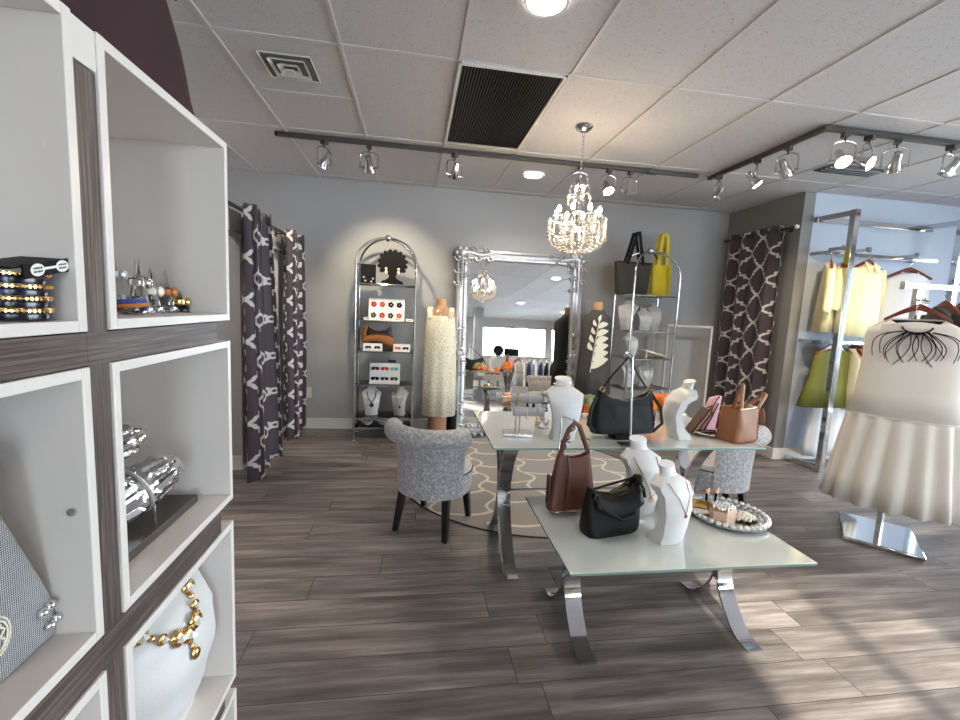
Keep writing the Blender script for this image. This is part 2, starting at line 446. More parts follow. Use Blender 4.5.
fmb.span((XR + .02, -1.2, .02), (XR + .08, 3.2, .1)); fmb.span((XR + .02, -1.2, 2.36), (XR + .08, 3.2, 2.42))
wo = struct('window_4', fmb, M['steel'], smooth=False); obj('window_pane', MB().span((XR + .049, -1.2, .1), (XR + .055, 3.2, 2.36)), M['pane'], wo, smooth=False)  # unseen right-hand window, added to bring daylight onto niche and shelf
# fitting-room partition: header over doorways, piers between
p = MB(); p.span((-1.42, .2, 1.87), (-1.29, 4.99, 2.02)); p.span((-1.45, .2, 0), (-1.36, 2.3, 1.87)); p.span((-1.45, 3.75, 0), (-1.36, 3.85, 1.87)); p.span((-1.45, 4.72, 0), (-1.36, 4.99, 1.87)); p.span((-2.79, 3.75, 0), (-1.45, 3.85, 2.02))
struct('wall_partition', p, M['wall'], smooth=False)
struct('trim_2', MB().span((-1.47, 4.66, 0), (-1.34, 4.72, 1.87)), M['trim'], smooth=False)
bb = MB().span((XL, YB - .014, 0), (3.72, YB, .12)); struct('baseboard_back', bb, M['trim'], bevel=.004)
bb = MB().span((3.706, 3.936, 0), (3.72, YB - .014, .12)); bb.span((3.706, 3.936, 0), (XR, 3.95, .12)); struct('baseboard_right', bb, M['trim'], bevel=.004)
bb = MB().span((-1.36, .2, 0), (-1.346, 2.3, .12)); bb.span((-2.79, 3.736, 0), (-1.36, 3.75, .12)); bb.span((XL, .2, 0), (XL + .014, 3.73, .12)); struct('baseboard_left', bb, M['trim'], bevel=.004)
# storefront behind the camera: openings, panes
w = MB(); w.span((XL - .1, YF - .12, 2.42), (XR + .1, YF, H))
piers = [(XL - .1, .55), (1.62, 2.55), (4.95, 5.15), (6.6, XR + .1)]
for a, c in piers: w.span((a, YF - .12, 0), (c, YF, 2.42))
struct('wall_front', w, M['wall'], smooth=False)
k = 1
for a, c in [(.55, 1.62), (2.55, 4.95), (5.15, 6.6)]:
    fmb = MB(); n = 2 if c - a > 2 else 1
    for i in range(n + 1):
        xx = lerp(a, c, i / n); fmb.span((max(a, xx - .025), YF - .08, .02), (min(c, xx + .025), YF - .02, 2.42))
    fmb.span((a, YF - .08, .02), (c, YF - .02, .1)); fmb.span((a, YF - .08, 2.36), (c, YF - .02, 2.42))
    wo = struct('window_%d' % k, fmb, M['steel'], smooth=False); k += 1
    obj('window_pane', MB().span((a, YF - .055, .1), (c, YF - .049, 2.36)), M['pane'], wo, smooth=False)
struct('wall_column', MB().span((2.08, -3.12, 0), (2.34, -2.86, H)), M['wall'], smooth=False)
pv = MB().span((XL - 3, YF - 9, -.14), (XR + 9, YF - .3, -.1)); pv.span((XR, YF - .3, -.14), (XR + 9, 9, -.1)); struct('pavement', pv, pm('pale pavement', sr(190, 188, 184), .9, ns=2, var=.05))

# ------------------------------------------------------------------ ceiling fittings
t = thing('air_diffuser', 'square white stepped air diffuser in a ceiling tile', 'air vent', (-.72, 2.745, H - .006))
fr = MB()
for s_, d_ in ((.135, .004), (.095, .012), (.055, .020)):
    a = s_; c_ = s_ - .026
    vs = [(-a, -a, -d_), (a, -a, -d_), (a, a, -d_), (-a, a, -d_), (-c_, -c_, -d_ + .03), (c_, -c_, -d_ + .03), (c_, c_, -d_ + .03), (-c_, c_, -d_ + .03)]
    fr.add(vs, [(i, (i + 1) % 4, 4 + (i + 1) % 4, 4 + i) for i in range(4)])
obj('vane', fr, M['trim'], t, smooth=False, solid=.004)
obj('throat', MB().span((-.13, -.13, .0), (.13, .13, .004)), pm('mid grey duct', sr(110, 108, 106), .7), t, smooth=False)  # duct opening, one even mid grey
obj('centre_plate', MB().box((0, 0, -.024), (.05, .05, .006)), M['trim'], t, bevel=.002)
t = thing('return_air_grille', 'large dark slatted return air grille in the ceiling', 'air vent', (.485, 3.035, H - .004))
obj('backing', MB().box((0, 0, -.001), (.575, 1.14, .003)), M['black'], t, smooth=False)
sl = MB()
for i in range(33):
    xx = -.272 + i * .017
    sl.add([(xx - .002, -.56, -.012), (xx + .0015, -.56, -.004), (xx + .0015, .56, -.004), (xx - .002, .56, -.012)], [(0, 1, 2, 3)])
obj('louvre', sl, pm('grey louvre metal', sr(104, 102, 104), .5, .3), t, smooth=False, solid=.002)
fr = MB(); fr.span((-.295, -.575, -.014), (-.278, .575, 0)); fr.span((.278, -.575, -.014), (.295, .575, 0)); fr.span((-.295, -.575, -.0135), (.295, -.558, 0)); fr.span((-.295, .558, -.0135), (.295, .575, 0))
obj('frame', fr, M['trim'], t, smooth=False)
t = thing('slot_vent', 'narrow slotted air vent in the ceiling above the niche clothes rack', 'air vent', (3.52, 3.32, H - .008))
vb = MB()
for i in range(4): vb.box((0, -.06 + i * .04, -.008), (.5, .012, .012))
obj('slat', vb, M['steel'], t, smooth=False); obj('backing', MB().box((0, 0, .003), (.52, .18, .006)), M['darkgrey'], t, smooth=False)

def downlight(x, y, label, watts):
    t = thing('recessed_light', label, 'ceiling light', (x, y, H - .006), 0, 'recessed downlights')
    obj('trim_ring', MB().lathe([(.080, 0), (.095, -.002), (.092, -.010), (.080, -.008), (.080, 0)], seg=28, cap=False), M['trim'], t)
    obj('lens', MB().lathe([(.0, -.006), (.079, -.006), (.079, 0), (0, 0)], seg=24), M['downlight'], t)
    ld = bpy.data.lights.new('downlight_lamp', 'SPOT'); ld.energy = watts; ld.color = (1, .9, .78); ld.spot_size = 2.5; ld.spot_blend = .8; ld.shadow_soft_size = .07
    lo = bpy.data.objects.new('downlight_lamp', ld); C.objects.link(lo); lo.parent = t; lo.location = (0, 0, -.03)
DW = 26
downlight(1.07, 4.23, 'round recessed downlight in front of the tall silver mirror', DW)
downlight(.50, 1.93, 'round recessed downlight at the top edge of the photo, before the dark grille', 16)
downlight(2.97, 1.32, 'round recessed downlight seen at the upper right inside the mirror', 12)
downlight(3.10, -1.66, 'round recessed downlight seen in the middle of the mirror', DW)
downlight(.5, -1.0, 'added recessed fill downlight behind the camera, nearest the cube shelf', DW)  # unseen downlight added behind the camera for ambient fill
downlight(1.7, -2.7, 'added recessed fill downlight behind the camera in front of the shop window', DW)  # this and the next three are unseen, added to bounce light upwards
downlight(4.6, -.4, 'added recessed fill downlight at the right wall side, level with the camera', DW)
downlight(4.8, -2.8, 'added recessed fill downlight in the right rear corner of the shop', DW)
downlight(5.0, 1.9, 'added recessed fill downlight outside the frame to the right of the ivory dress', DW)

def aim(o, d):
    o.rotation_euler = Vector(d).to_track_quat('-Z', 'Y').to_euler()
downlight(-2.0, 4.0, 'round recessed downlight inside the left fitting room', 48)
downlight(-2.0, 2.7, 'round recessed downlight inside the nearer left fitting room', 40)
def spot_head(x, y, ztop, yaw, tilt, lit, label, watts=0, col=(1, .84, .62), size=1.1):
    """yaw: heading of the beam in plan (0 = +Y), tilt: degrees below level"""
    t = thing('track_spotlight', label, 'spotlight', (x, y, ztop), yaw, 'track spotlights')
    obj('adapter', MB().box((0, 0, -.012), (.035, .05, .03)).cyl((0, 0, -.02), (0, 0, -.055), .007, seg=8), M['gunmetal'], t)
    yk = MB(); pts = []
    for i in range(21):
        a = PI * i / 20; pts.append((-.070 * math.cos(a), 0, -.10 + .050 * math.sin(a) ** .6 if 0 < i < 20 else -.10))
    pts = [(-.070, 0, -.17)] + pts + [(.070, 0, -.17)]
    yk.tube(pts, .0055, 6); yk.cyl((-.078, 0, -.168), (-.040, 0, -.168), .006, seg=8); yk.cyl((.078, 0, -.168), (.040, 0, -.168), .006, seg=8)
    obj('yoke', yk, M['steel'], t)
    ti = math.radians(tilt)
    R = Matrix.Translation((0, 0, -.165)) @ Matrix.Rotation(-ti, 4, 'X') @ Matrix.Rotation(-PI / 2, 4, 'X')
    hd = MB().lathe([(.012, -.095), (.022, -.09), (.025, -.04), (.031, -.015), (.043, .02), (.047, .028), (.045, .032), (.040, .026)], seg=20, M=R)
    ho = obj('lamp_housing', hd, M['chrome'], t)
    fc = MB().lathe([(0, .022), (.040, .022), (.040, .028), (.028, .034), (0, .037)], seg=20, M=R)
    obj('lamp_lens', fc, M['lamp'] if lit else M['lampoff'], t)
    if watts:
        ld = bpy.data.lights.new('spot_lamp', 'SPOT'); ld.energy = watts; ld.color = col; ld.spot_size = size; ld.spot_blend = .7; ld.shadow_soft_size = .035
        lo = bpy.data.objects.new('spot_lamp', ld); C.objects.link(lo); lo.parent = t
        d = Vector((0, math.cos(ti), -math.sin(ti))); lo.location = Vector((0, 0, -.165)) + d * .05
        aim(lo, d)
    return t
t = thing('track_rail', 'long dark lighting track running along in front of the back wall', 'light track', (0, 0, 0))
obj('rail', MB().span((-1.083, 3.748, 2.652), (2.446, 3.784, H - .007)), M['gunmetal'], t, bevel=.003)
obj('joint', MB().span((1.97, 3.742, 2.646), (2.06, 3.79, H - .007)), M['gunmetal'], t, bevel=.003)
obj('end_cap', MB().span((-1.1, 3.75, 2.655), (-1.083, 3.782, H - .008)), M['black'], t)
t = thing('track_rail', 'L-shaped dark lighting track turning the corner before the clothes niche', 'light track', (0, 0, 0))
obj('rail', MB().span((2.562, 2.628, 2.652), (2.598, 3.80, H - .007)), M['gunmetal'], t, bevel=.003)
obj('rail', MB().span((2.598, 2.628, 2.652), (5.0, 2.664, H - .007)), M['gunmetal'], t, bevel=.003)
zt = 2.652; RA = math.radians
spot_head(-.736, 3.766, zt, RA(55), 48, False, 'leftmost chrome spotlight on the long track', 16, size=1.5)
spot_head(-.394, 3.766, zt, RA(-5), 36, False, 'second chrome spotlight from the left on the long track, above the black silhouette', 38, (1, .86, .58), 1.15)
spot_head(.286, 3.766, zt, RA(25), 70, False, 'chrome spotlight on the long track just below the dark grille', 14, size=1.3)
spot_head(1.36, 3.766, zt, RA(176), 50, True, 'lit spotlight on the long track right behind the chandelier chain', 30)
spot_head(1.619, 3.766, zt, RA(186), 52, True, 'lit spotlight on the long track right of the chandelier', 30)
spot_head(1.815, 3.766, zt, RA(5), 82, False, 'rightmost chrome spotlight on the long track', 14, size=1.3)
spot_head(2.58, 3.66, zt, RA(75), 68, False, 'chrome spotlight at the far end of the L-shaped track')
spot_head(2.58, 3.22, zt, RA(235), 50, True, 'lit spotlight on the short leg of the L-shaped track', 25)
spot_head(2.58, 2.93, zt, RA(-65), 35, False, 'chrome spotlight nearest the corner on the short leg of the L-shaped track')
spot_head(2.731, 2.646, zt, RA(160), 48, True, 'lit spotlight first after the corner of the L-shaped track', 25)
spot_head(2.913, 2.646, zt, RA(200), 28, True, 'lit spotlight second after the corner of the L-shaped track, turned right', 20)
spot_head(3.131, 2.646, zt, RA(-40), 42, False, 'chrome spotlight third after the corner, showing a brass inner rim', 36, (1, .84, .6), 1.25)
spot_head(3.56, 2.646, zt, RA(10), 55, False, 'chrome spotlight cut by the right edge of the photo', 30, (1, .88, .7), 1.3)

# ------------------------------------------------------------------ chandelier
cx, cy = 1.115, 3.074
t = thing('chandelier', 'small crystal chandelier with glowing candle bulbs hanging on a chain', 'chandelier', (cx, cy, 0))
obj('canopy', MB().lathe([(.0, 2.645), (.02, 2.648), (.05, 2.665), (.062, 2.684), (.0, 2.684)], seg=24), M['chrome'], t)
ch = MB(); z = 2.645; i = 0
while z > 2.335:
    pts = [(.008 * math.cos(a) * (i % 2 == 0), .008 * math.cos(a) * (i % 2), z - .016 + .016 * math.sin(a)) for a in [2 * PI * q / 8 for q in range(8)]]
    ch.tube(pts, .0022, 5, True); z -= .025; i += 1
obj('chain', ch, M['chrome'], t)
obj('column', MB().lathe([(.006, 2.33), (.012, 2.32), (.008, 2.29), (.022, 2.25), (.012, 2.22), (.028, 2.15), (.03, 2.1), (.016, 2.04), (.03, 1.98), (.02, 1.93), (.004, 1.9)], seg=14), M['chrome'], t)
rg = MB()
for R_, z_ in ((.07, 2.23), (.195, 2.07), (.20, 1.965)): rg.tube([(R_ * math.cos(2 * PI * q / 36), R_ * math.sin(2 * PI * q / 36), z_) for q in range(36)], .0035, 5, True)
obj('ring', rg, M['chrome'], t)
for i in range(8):
    a = 2 * PI * i / 8 + .2; ca, sa = math.cos(a), math.sin(a)
    ar = MB().tube([((.025 + .125 * u) * ca, (.025 + .125 * u) * sa, 2.06 - .05 * math.sin(PI * u) + .02 * u) for u in [q / 8 for q in range(9)]], .004, 6)
    ar.lathe([(.006, 0), (.02, .004), (.012, .012), (.008, .03), (0, .03)], (.15 * ca, .15 * sa, 2.072), 10)
    ao = obj('arm', ar, M['chrome'], t)
    obj('candle_bulb', MB().lathe([(.007, 0), (.014, .012), (.0165, .024), (.011, .038), (.002, .048)], (.15 * ca, .15 * sa, 2.10), 10), M['candle'], ao)
def strand(x, y, z0, z1, n, r):
    s_ = MB()
    for q in range(n): s_.gem((x, y, lerp(z0, z1, (q + .5) / n)), r, abs(z0 - z1) / n * .55)
    return s_
for i in range(20):
    a = 2 * PI * i / 20; R_ = .20
    s_ = strand(R_ * math.cos(a), R_ * math.sin(a), 2.07, 1.97, 6, .0085); s_.gem((R_ * math.cos(a), R_ * math.sin(a), 1.935), .014, .026)
    obj('crystal_strand', s_, M['crystal'], t)
for i in range(16):
    a = 2 * PI * (i + .5) / 16; s_ = MB()
    for q in range(9):
        u = q / 8; R_ = .19 * math.cos(u * PI / 2 * .93) + .01; zz = 1.965 - .13 * math.sin(u * PI / 2)
        s_.gem((R_ * math.cos(a), R_ * math.sin(a), zz), .0115, .013)
    obj('bowl_strand', s_, M['crystal'], t)
for i in range(12):
    a = 2 * PI * i / 12; s_ = strand(.115 * math.cos(a), .115 * math.sin(a), 2.10, 1.90, 9, .009); obj('inner_strand', s_, M['crystal'], t)
for i in range(8):
    a = 2 * PI * i / 8; s_ = MB(); s_.tube([((.02 + .055 * u) * math.cos(a), (.02 + .055 * u) * math.sin(a), 2.2 + .10 * math.sin(u * 2.6)) for u in [q / 6 for q in range(7)]], .003, 5)
    s_.gem((.078 * math.cos(a), .078 * math.sin(a), 2.215), .013, .02); s_.gem((.078 * math.cos(a), .078 * math.sin(a), 2.18), .009, .012)
    obj('crown_drop', s_, M['crystal'], t)
obj('finial_drop', MB().ball((0, 0, 1.812), .018, 12, 8).gem((0, 0, 1.785), .008, .014), M['crystal'], t)
for i in range(4):
    a = PI / 4 + PI / 2 * i
    ld = bpy.data.lights.new('candle_light', 'POINT'); ld.energy = 2.6; ld.color = (1, .74, .46); ld.shadow_soft_size = .02
    lo = bpy.data.objects.new('candle_light', ld); C.objects.link(lo); lo.parent = t; lo.location = (.155 * math.cos(a), .155 * math.sin(a), 2.02)

# ------------------------------------------------------------------ curtains
def curtain(y0, y1, z0, z1, X, pleats, amp, label, gather=1.15, flare=0):
    """cloth hanging along Y at x = X; side = +1 faces +X"""
    t = thing('curtain', label, 'curtain', (X, (y0 + y1) / 2, 0), 0, 'trellis fitting-room curtains')
    n = pleats * 14; L = y1 - y0; cw = L * gather
    def fn(u, v):
        yy = (u - .5) * (L + flare * (1 - v)) + flare * .5 * (1 - v); ph = u * pleats * 2 * PI
        a = amp * (1 - .25 * v) * (1 + .25 * math.sin(u * 9 + 1))
        return (a * math.sin(ph) + .012 * math.sin(v * 5 + u * 7) * (1 - v), yy + .35 * a * math.sin(2 * ph), z0 + (z1 - z0) * v + .008 * math.sin(ph) * (1 - v))
    obj('cloth', MB().grid(fn, n, 18, lambda u, v: (u * cw, v * (z1 - z0))), M['trellis'], t, solid=.003, angle=80)
    gm = MB().tube([(.024 * math.cos(q), 0, .024 * math.sin(q)) for q in [2 * PI * q / 14 for q in range(14)]], .0035, 6, True)
    for i in range(pleats * 2):
        yy = (i + .5) / (pleats * 2) * L - L / 2
        if i == 0: go = obj('grommet', gm, M['steel'], t)
        else: go = go.copy(); C.objects.link(go)
        go.location = (0, yy, z1 - .048)
    return t
t = thing('curtain_rod', 'dark metal curtain rod along the left fitting-room wall', 'curtain rod', (-1.2, 0, 2.008))
obj('rod', MB().cyl((0, 2.2, 0), (0, 4.97, 0), .013, seg=12), M['darkgrey'], t)
for yy in (2.3, 4.4): obj('bracket', MB().cyl((-.09, yy, 0), (0, yy, 0), .008, seg=8).box((-.085, yy, 0), (.012, .04, .05)), M['darkgrey'], t)
curtain(3.34, 3.82, .045, 2.055, -1.185, 3, .08, 'nearer plum and white trellis curtain at the left fitting room', 2.4, flare=.3)
curtain(4.38, 4.88, .05, 2.055, -1.185, 3, .075, 'farther plum and white trellis curtain at the left, against the back wall', 2.0, flare=.03)
t = thing('curtain_rod', 'dark curtain rod with a white ball end on the right grey wall', 'curtain rod', (3.64, 0, 2.345))
obj('rod', MB().cyl((0, 3.93, 0), (0, 4.93, 0), .012, seg=12), M['darkgrey'], t)
plabel(obj('finial', MB().ball((0, 3.915, 0), .022, 12, 8), M['pearl'], t), 'white ball finial')
for yy in (4.06, 4.9): obj('bracket', MB().cyl((.065, yy, 0), (0, yy, 0), .008, seg=8).box((.07, yy, 0), (.012, .04, .05)), M['darkgrey'], t)
curtain(4.05, 4.84, .05, 2.395, 3.64, 4, .03, 'plum and white trellis curtain on the right grey wall', 1.12)

# ------------------------------------------------------------------ outlets
for x_, z_, w_ in ((-1.13, .405, 'left of the black silhouette rack'), (3.46, .44, 'at the right behind the white garment rail')):
    t = thing('power_outlet', 'ivory wall outlet low on the back wall ' + w_, 'outlet', (x_, 4.998, z_))
    obj('cover_plate', MB().box((0, -.004, 0), (.072, .008, .115)), M['outlet'], t, bevel=.003)
    so = MB()
    for zz in (-.022, .022): so.box((0, -.009, zz), (.034, .004, .028))
    obj('socket', so, M['trim'], t, bevel=.002)

# ------------------------------------------------------------------ cube shelf
t = thing('cube_display_shelf', 'tall display shelf of white open cubes set in dark zebra wood, at left', 'shelf', (-.45, 0, 0))
UP = [(.69, .737)]; ROWS = [(.03, .352), (.388, .833), (.893, 1.302), (1.352, 1.768)]; COLS = [(.255, .69), (.737, 1.172)]
fr = MB(); fr.span((-.40, .6915, 0), (-.004, .7355, 1.71)); obj('upright', fr, M['zebra_v'], t, smooth=False)
for z0, z1 in ((.354, .386), (.835, .891), (1.304, 1.350)):
    hb = MB(); hb.span((-.40, .24, z0), (-.0035, .6915, z1)); hb.span((-.40, .6915, z0), (-.0032, 1.105, z1)); obj('crossboard', hb, M['zebra_h'], t, smooth=False)
obj('cap', MB().span((-.40, .6905, 1.712), (-.002, .7365, 1.766)), M['white'], t, bevel=.001)
for y0, y1 in COLS:
    for z0, z1 in ROWS:
        c_ = MB(); T_ = .016
        c_.span((-.40, y0, z0), (0, y0 + T_, z1)); c_.span((-.40, y1 - T_, z0), (0, y1, z1))
        c_.span((-.40, y0 + T_, z0), (-.0002, y1 - T_, z0 + T_)); c_.span((-.40, y0 + T_, z1 - T_), (-.0002, y1 - T_, z1)); c_.span((-.40, y0 + T_, z0 + T_), (-.39, y1 - T_, z1 - T_))
        co_ = obj('cube_box', c_, M['white'], t, bevel=.0012)
        if z0 > .8 and z0 < 1.2 and y0 < .5:
            obj('cam_screw', MB().cyl((-.022, y1 - T_ + .0005, 1.096), (-.022, y1 - T_ - .003, 1.096), .0058, seg=14).cyl((-.022, y1 - T_ - .003, 1.096), (-.022, y1 - T_ - .0035, 1.096), .003, seg=6), M['steel'], co_)
        if z0 > 1.3 and y0 < .5:
            plabel(obj('cover_cap', MB().cyl((-.036, y1 - T_ + .0003, 1.595), (-.036, y1 - T_ - .0008, 1.595), .009, seg=18), M['white'], co_), 'round white screw cover')
# dark plum garment draped over a form on top
t = thing('draped_garment', 'dark plum folded garment heaped on top of the white cube shelf', 'garment', (-.64, .98, 1.769))
def plumfn(u, v):
    a = u * 2 * PI; hw = keyed([(0, .34), (.2, .30), (.42, .22), (.5, .205), (.62, .19), (.8, .15), (1, .05)], v); dd = keyed([(0, .155), (.5, .12), (1, .05)], v)
    f = 1 + .05 * math.sin(a * 5 + v * 3) + .03 * math.sin(a * 11 - v * 5)
    return (dd * math.cos(a) * f, hw * math.sin(a) * f, v * .62 + .0)
obj('drape', MB().grid(plumfn, 64, 22), M['plum'], t, angle=80)
fl = MB().grid(lambda u, v: (.135 * (1 - .3 * u) + .012 * math.sin(v * 9 + u * 4) - v * .012, lerp(-.26, .20, u) + .05 * v, .30 + .16 * (1 - u) + .20 * v * (1 - u * .7) - .05 * math.sin(u * PI)), 14, 8)
obj('lapel_fold', fl, pm('darker plum lining', sr(36, 27, 31), .9, ns=20, var=.1), t, solid=.006, angle=80)

# bangles with price tag
SHZ = 1.3685
for i in range(4):
    b_ = MB(); R_ = .032 - .001 * (i % 2)
    prof = [(R_ * math.cos(q), R_ * math.sin(q), 0) for q in [2 * PI * k / 40 for k in range(40)]]
    t = thing('bangle', ['studded navy bangle at the bottom of the stack in the upper left cube', 'studded navy bangle second from the bottom of the stack', 'studded navy bangle second from the top of the stack', 'studded navy bangle topmost of the stack, under the price tag'][i], 'bracelet', (-.492, .632, SHZ + i * .0148), .1 * i, 'stacked navy bangles')
    obj('band', MB().lathe([(R_ - .004, .001), (R_, .001), (R_ + .001, .007), (R_, .0108), (R_ - .004, .0108)], seg=40), M['bangle'], t)
    st = MB()
    st.tube([(x_ * 1.0, y_, .0126) for x_, y_, _ in prof], .0016, 6, True)
    rim = obj('gold_rim', st, M['gold'], t)
    bd = MB()
    for k in range(44):
        q = 2 * PI * k / 44; bd.box(((R_ + .0022) * math.cos(q), (R_ + .0022) * math.sin(q), .0126), (.0024, .0022, .0040), q)
    o = obj('gold_stud', bd, M['gold'], rim); o['kind'] = 'stuff'
t = thing('price_tag', 'black card hang tag with white oval stickers lying on the navy bangles', 'price tag', (-.480, .612, SHZ + .0665), .1)
Tm = Matrix.Rotation(.18, 4, 'X')
cd = MB().box((0, .012, .002), (.05, .10, .003), 0, Tm)
obj('card', cd, M['black'], t)
def oval(c, a, b_, M_):
    return MB().add([(c[0] + .0005, c[1] + a * math.cos(2 * PI * q / 20), c[2] + b_ * math.sin(2 * PI * q / 20)) for q in range(20)], [tuple(range(20))], M_)
fold = MB().box((.0262, .02, -.004), (.002, .085, .017), 0, Tm); obj('folded_front', fold, M['black'], t)
for yy in (.000, .046):
    oo = obj('oval_sticker', oval((.0275, yy, -.004), .0125, .0075, Tm), M['paper'], t)
    ink = MB()
    for r_ in (0, 1):
        for q in range(4):
            ink.box((.0284, yy - .006 + q * .004, -.0018 - r_ * .0042), (.0004, .0026, .0022 if (q + r_) % 2 else .0016), 0, Tm)
    obj('print', ink, M['darkgrey'], oo)
obj('loop', MB().box((.0282, .023, -.0035), (.0008, .022, .003), 0, Tm), M['paper'], t)

# acrylic ring cones
def cone(x, y, h, r, ring, label):
    t = thing('ring_cone', label, 'ring display', (x, y, SHZ), 0, 'clear ring cones in the upper cube')
    obj('base', MB().lathe([(r * .95, 0), (r, .004), (r * .9, .012), (r * .8, .014), (0, .014)], seg=6), M['acrylic'], t)
    obj('cone', MB().lathe([(r * .62, .0145), (r * .40, h * .45), (r * .18, h * .8), (.0006, h)], seg=14), M['acrylic'], t)
    if ring:
        m_, zr = ring; rr = r * .62 * (1 - (zr - .0145) / (h)) + .003
        ro = MB().lathe([(rr - .002, -.006), (rr + .003, -.006), (rr + .004, 0), (rr + .003, .006), (rr - .002, .006), (rr - .002, -.006)], (0, 0, zr), 20, cap=False)
        ro.ball((rr + .004, 0, zr), .011, 10, 6, (.6, 1, 1))
        obj('ring', ro, m_, t)
cone(-.535, .965, .112, .027, (M['chrome'], .060), 'clear ring cone at the left cube edge, with a domed silver ring')
cone(-.60, 1.005, .115, .025, (M['silver'], .075), 'clear ring cone with a ball-shaped silver ring high on its tip')
cone(-.55, 1.03, .095, .027, (M['pearl'], .045), 'clear ring cone with a wide cream ring')
cone(-.61, 1.09, .115, .025, (M['gunmetal'], .066), 'tall clear ring cone with a dark grey domed ring')
cone(-.555, 1.095, .095, .027, (M['amber'], .045), 'clear ring cone with an amber brown band')
cone(-.60, 1.135, .09, .023, (M['gunmetal'], .038), 'short clear ring cone with a black band right of the amber one')
cone(-.55, 1.145, .05, .022, (M['gold'], .024), 'lowest clear ring cone with a narrow gold ring at the right end')
t = thing('ring_dish', 'small blue and brown striped glass ring dish in the upper cube', 'ring display', (-.53, .925, SHZ))
obj('bowl', MB().lathe([(.012, 0), (.02, .004), (.026, .02), (.024, .034), (.02, .034), (.018, .006), (0, .006)], seg=20), M['acrylic'], t)
sw = MB().mat(0).tube([(.0255 * math.cos(q), .0255 * math.sin(q), .012 + .016 * q / 6.3) for q in [2 * PI * k / 30 for k in range(31)]], .004, 6)
obj('blue_swirl', sw, pm('cobalt glass', sr(70, 84, 160), .2, ns=40, var=.3), t)
sw = MB().tube([(.0255 * math.cos(q + 2), .0255 * math.sin(q + 2), .008 + .016 * q / 6.3) for q in [2 * PI * k / 30 for k in range(31)]], .004, 6)
obj('brown_swirl', sw, M['amber'], t)

# chrome cuff sculptures in the second cube
CZ = .893 + .0165
t = thing('jewellery_sculpture', 'chrome ribbed bullet-shaped ornaments on a rod above a dark slate base plate', 'display', (-.58, .97, CZ))
obj('base_plate', MB().box((-.015, .0, .009), (.17, .30, .018)), M['darkplate'], t, bevel=.002)
obj('rod', MB().tube([(.035, .03, .018), (.04, .025, .07), (.02, .03, .13)], .0035, 8).tube([(-.03, -.02, .018), (-.03, -.02, .2)], .0035, 8), M['steel'], t)
def bullet(c, L_, R_, yaw, pitch, ribs, nm, split):
    Rm = Matrix.Translation(c) @ Matrix.Rotation(yaw, 4, 'Z') @ Matrix.Rotation(-pitch, 4, 'Y')
    def ring(u, mod):
        r = R_ * keyed([(0, .55), (.25, .92), (.5, 1), (.75, .86), (.92, .5), (1, .06)], u)
        out = []
        for k in range(48):
            a = 2 * PI * k / 48; q = r * (1 + mod * (.11 * math.sin(a * ribs) * (1 if u < split else abs(math.sin(u * 26)))))
            out.append(Rm @ Vector(((u - .5) * L_, q * math.cos(a), q * math.sin(a))))
        return out
    b_ = MB(); n = 22
    b_.loft([ring(i / n, 1 if abs(i / n - split) > .07 else .0) for i in range(n + 1)])
    o = obj(nm, b_, M['chrome'], t)
    bd = MB().tube([Rm @ Vector(((split - .5) * L_, R_ * 1.02 * math.cos(2 * PI * k / 40), R_ * 1.02 * math.sin(2 * PI * k / 40))) for k in range(40)], .004, 6, True)
    obj('collar_band', bd, M['silver'], o)
bullet((.02, .005, .095), .21, .047, RA(68), RA(16), 14, 'bullet_ornament', .45)
bullet((-.01, -.04, .195), .16, .036, RA(60), RA(12), 12, 'bullet_ornament', .4)

# silver mesh purse in lower left cube
t = thing('evening_purse', 'silver metal mesh purse leaning in the left cube', 'handbag', (-.52, .53, .9095))
pz = MB(); pl = [(-.17, .0), (.165, -.000), (.165, .01), (.03, .30), (-.17, .30)]
obj('body', MB().prism([(-.22, 0), (.16, .0), (.166, .008), (.04, .30), (-.20, .30)], -.018, .018, Matrix.Rotation(PI / 2, 4, 'Z')), M['mesh'], t, bevel=.006)
for zz, yy in ((.026, .128), (.052, .118)):
    cl = MB().ball((.022, yy, zz), .0075, 12, 8).ball((.022, yy + .012, zz + .003), .0075, 12, 8).ball((.018, yy + .006, zz), .006, 8, 6)
    plabel(obj('bead_clasp', cl, M['chrome'], t), 'pair of chrome beads')
em = MB()
for r_ in (1, .82): em.tube([(.0195, .050 + .022 * r_ * math.cos(q),   .066 + .026 * r_ * math.sin(q)) for q in [2 * PI * k / 28 for k in range(28)]], .0011, 5, True)
em.tube([(.0195, .050 + .006 * math.sin(q * 2), .066 + (q / 12 - .5) * .034) for q in range(13)], .0014, 5)
for sg in (-1, 1): em.tube([(.0195, .050 + sg * (.011 + .003 * math.sin(q)), .066 + (q / 12 - .5) * .028) for q in range(13)], .0012, 5)
plabel(obj('oval_emblem', em, M['pearl'], t), 'white oval emblem with a twisted motif')

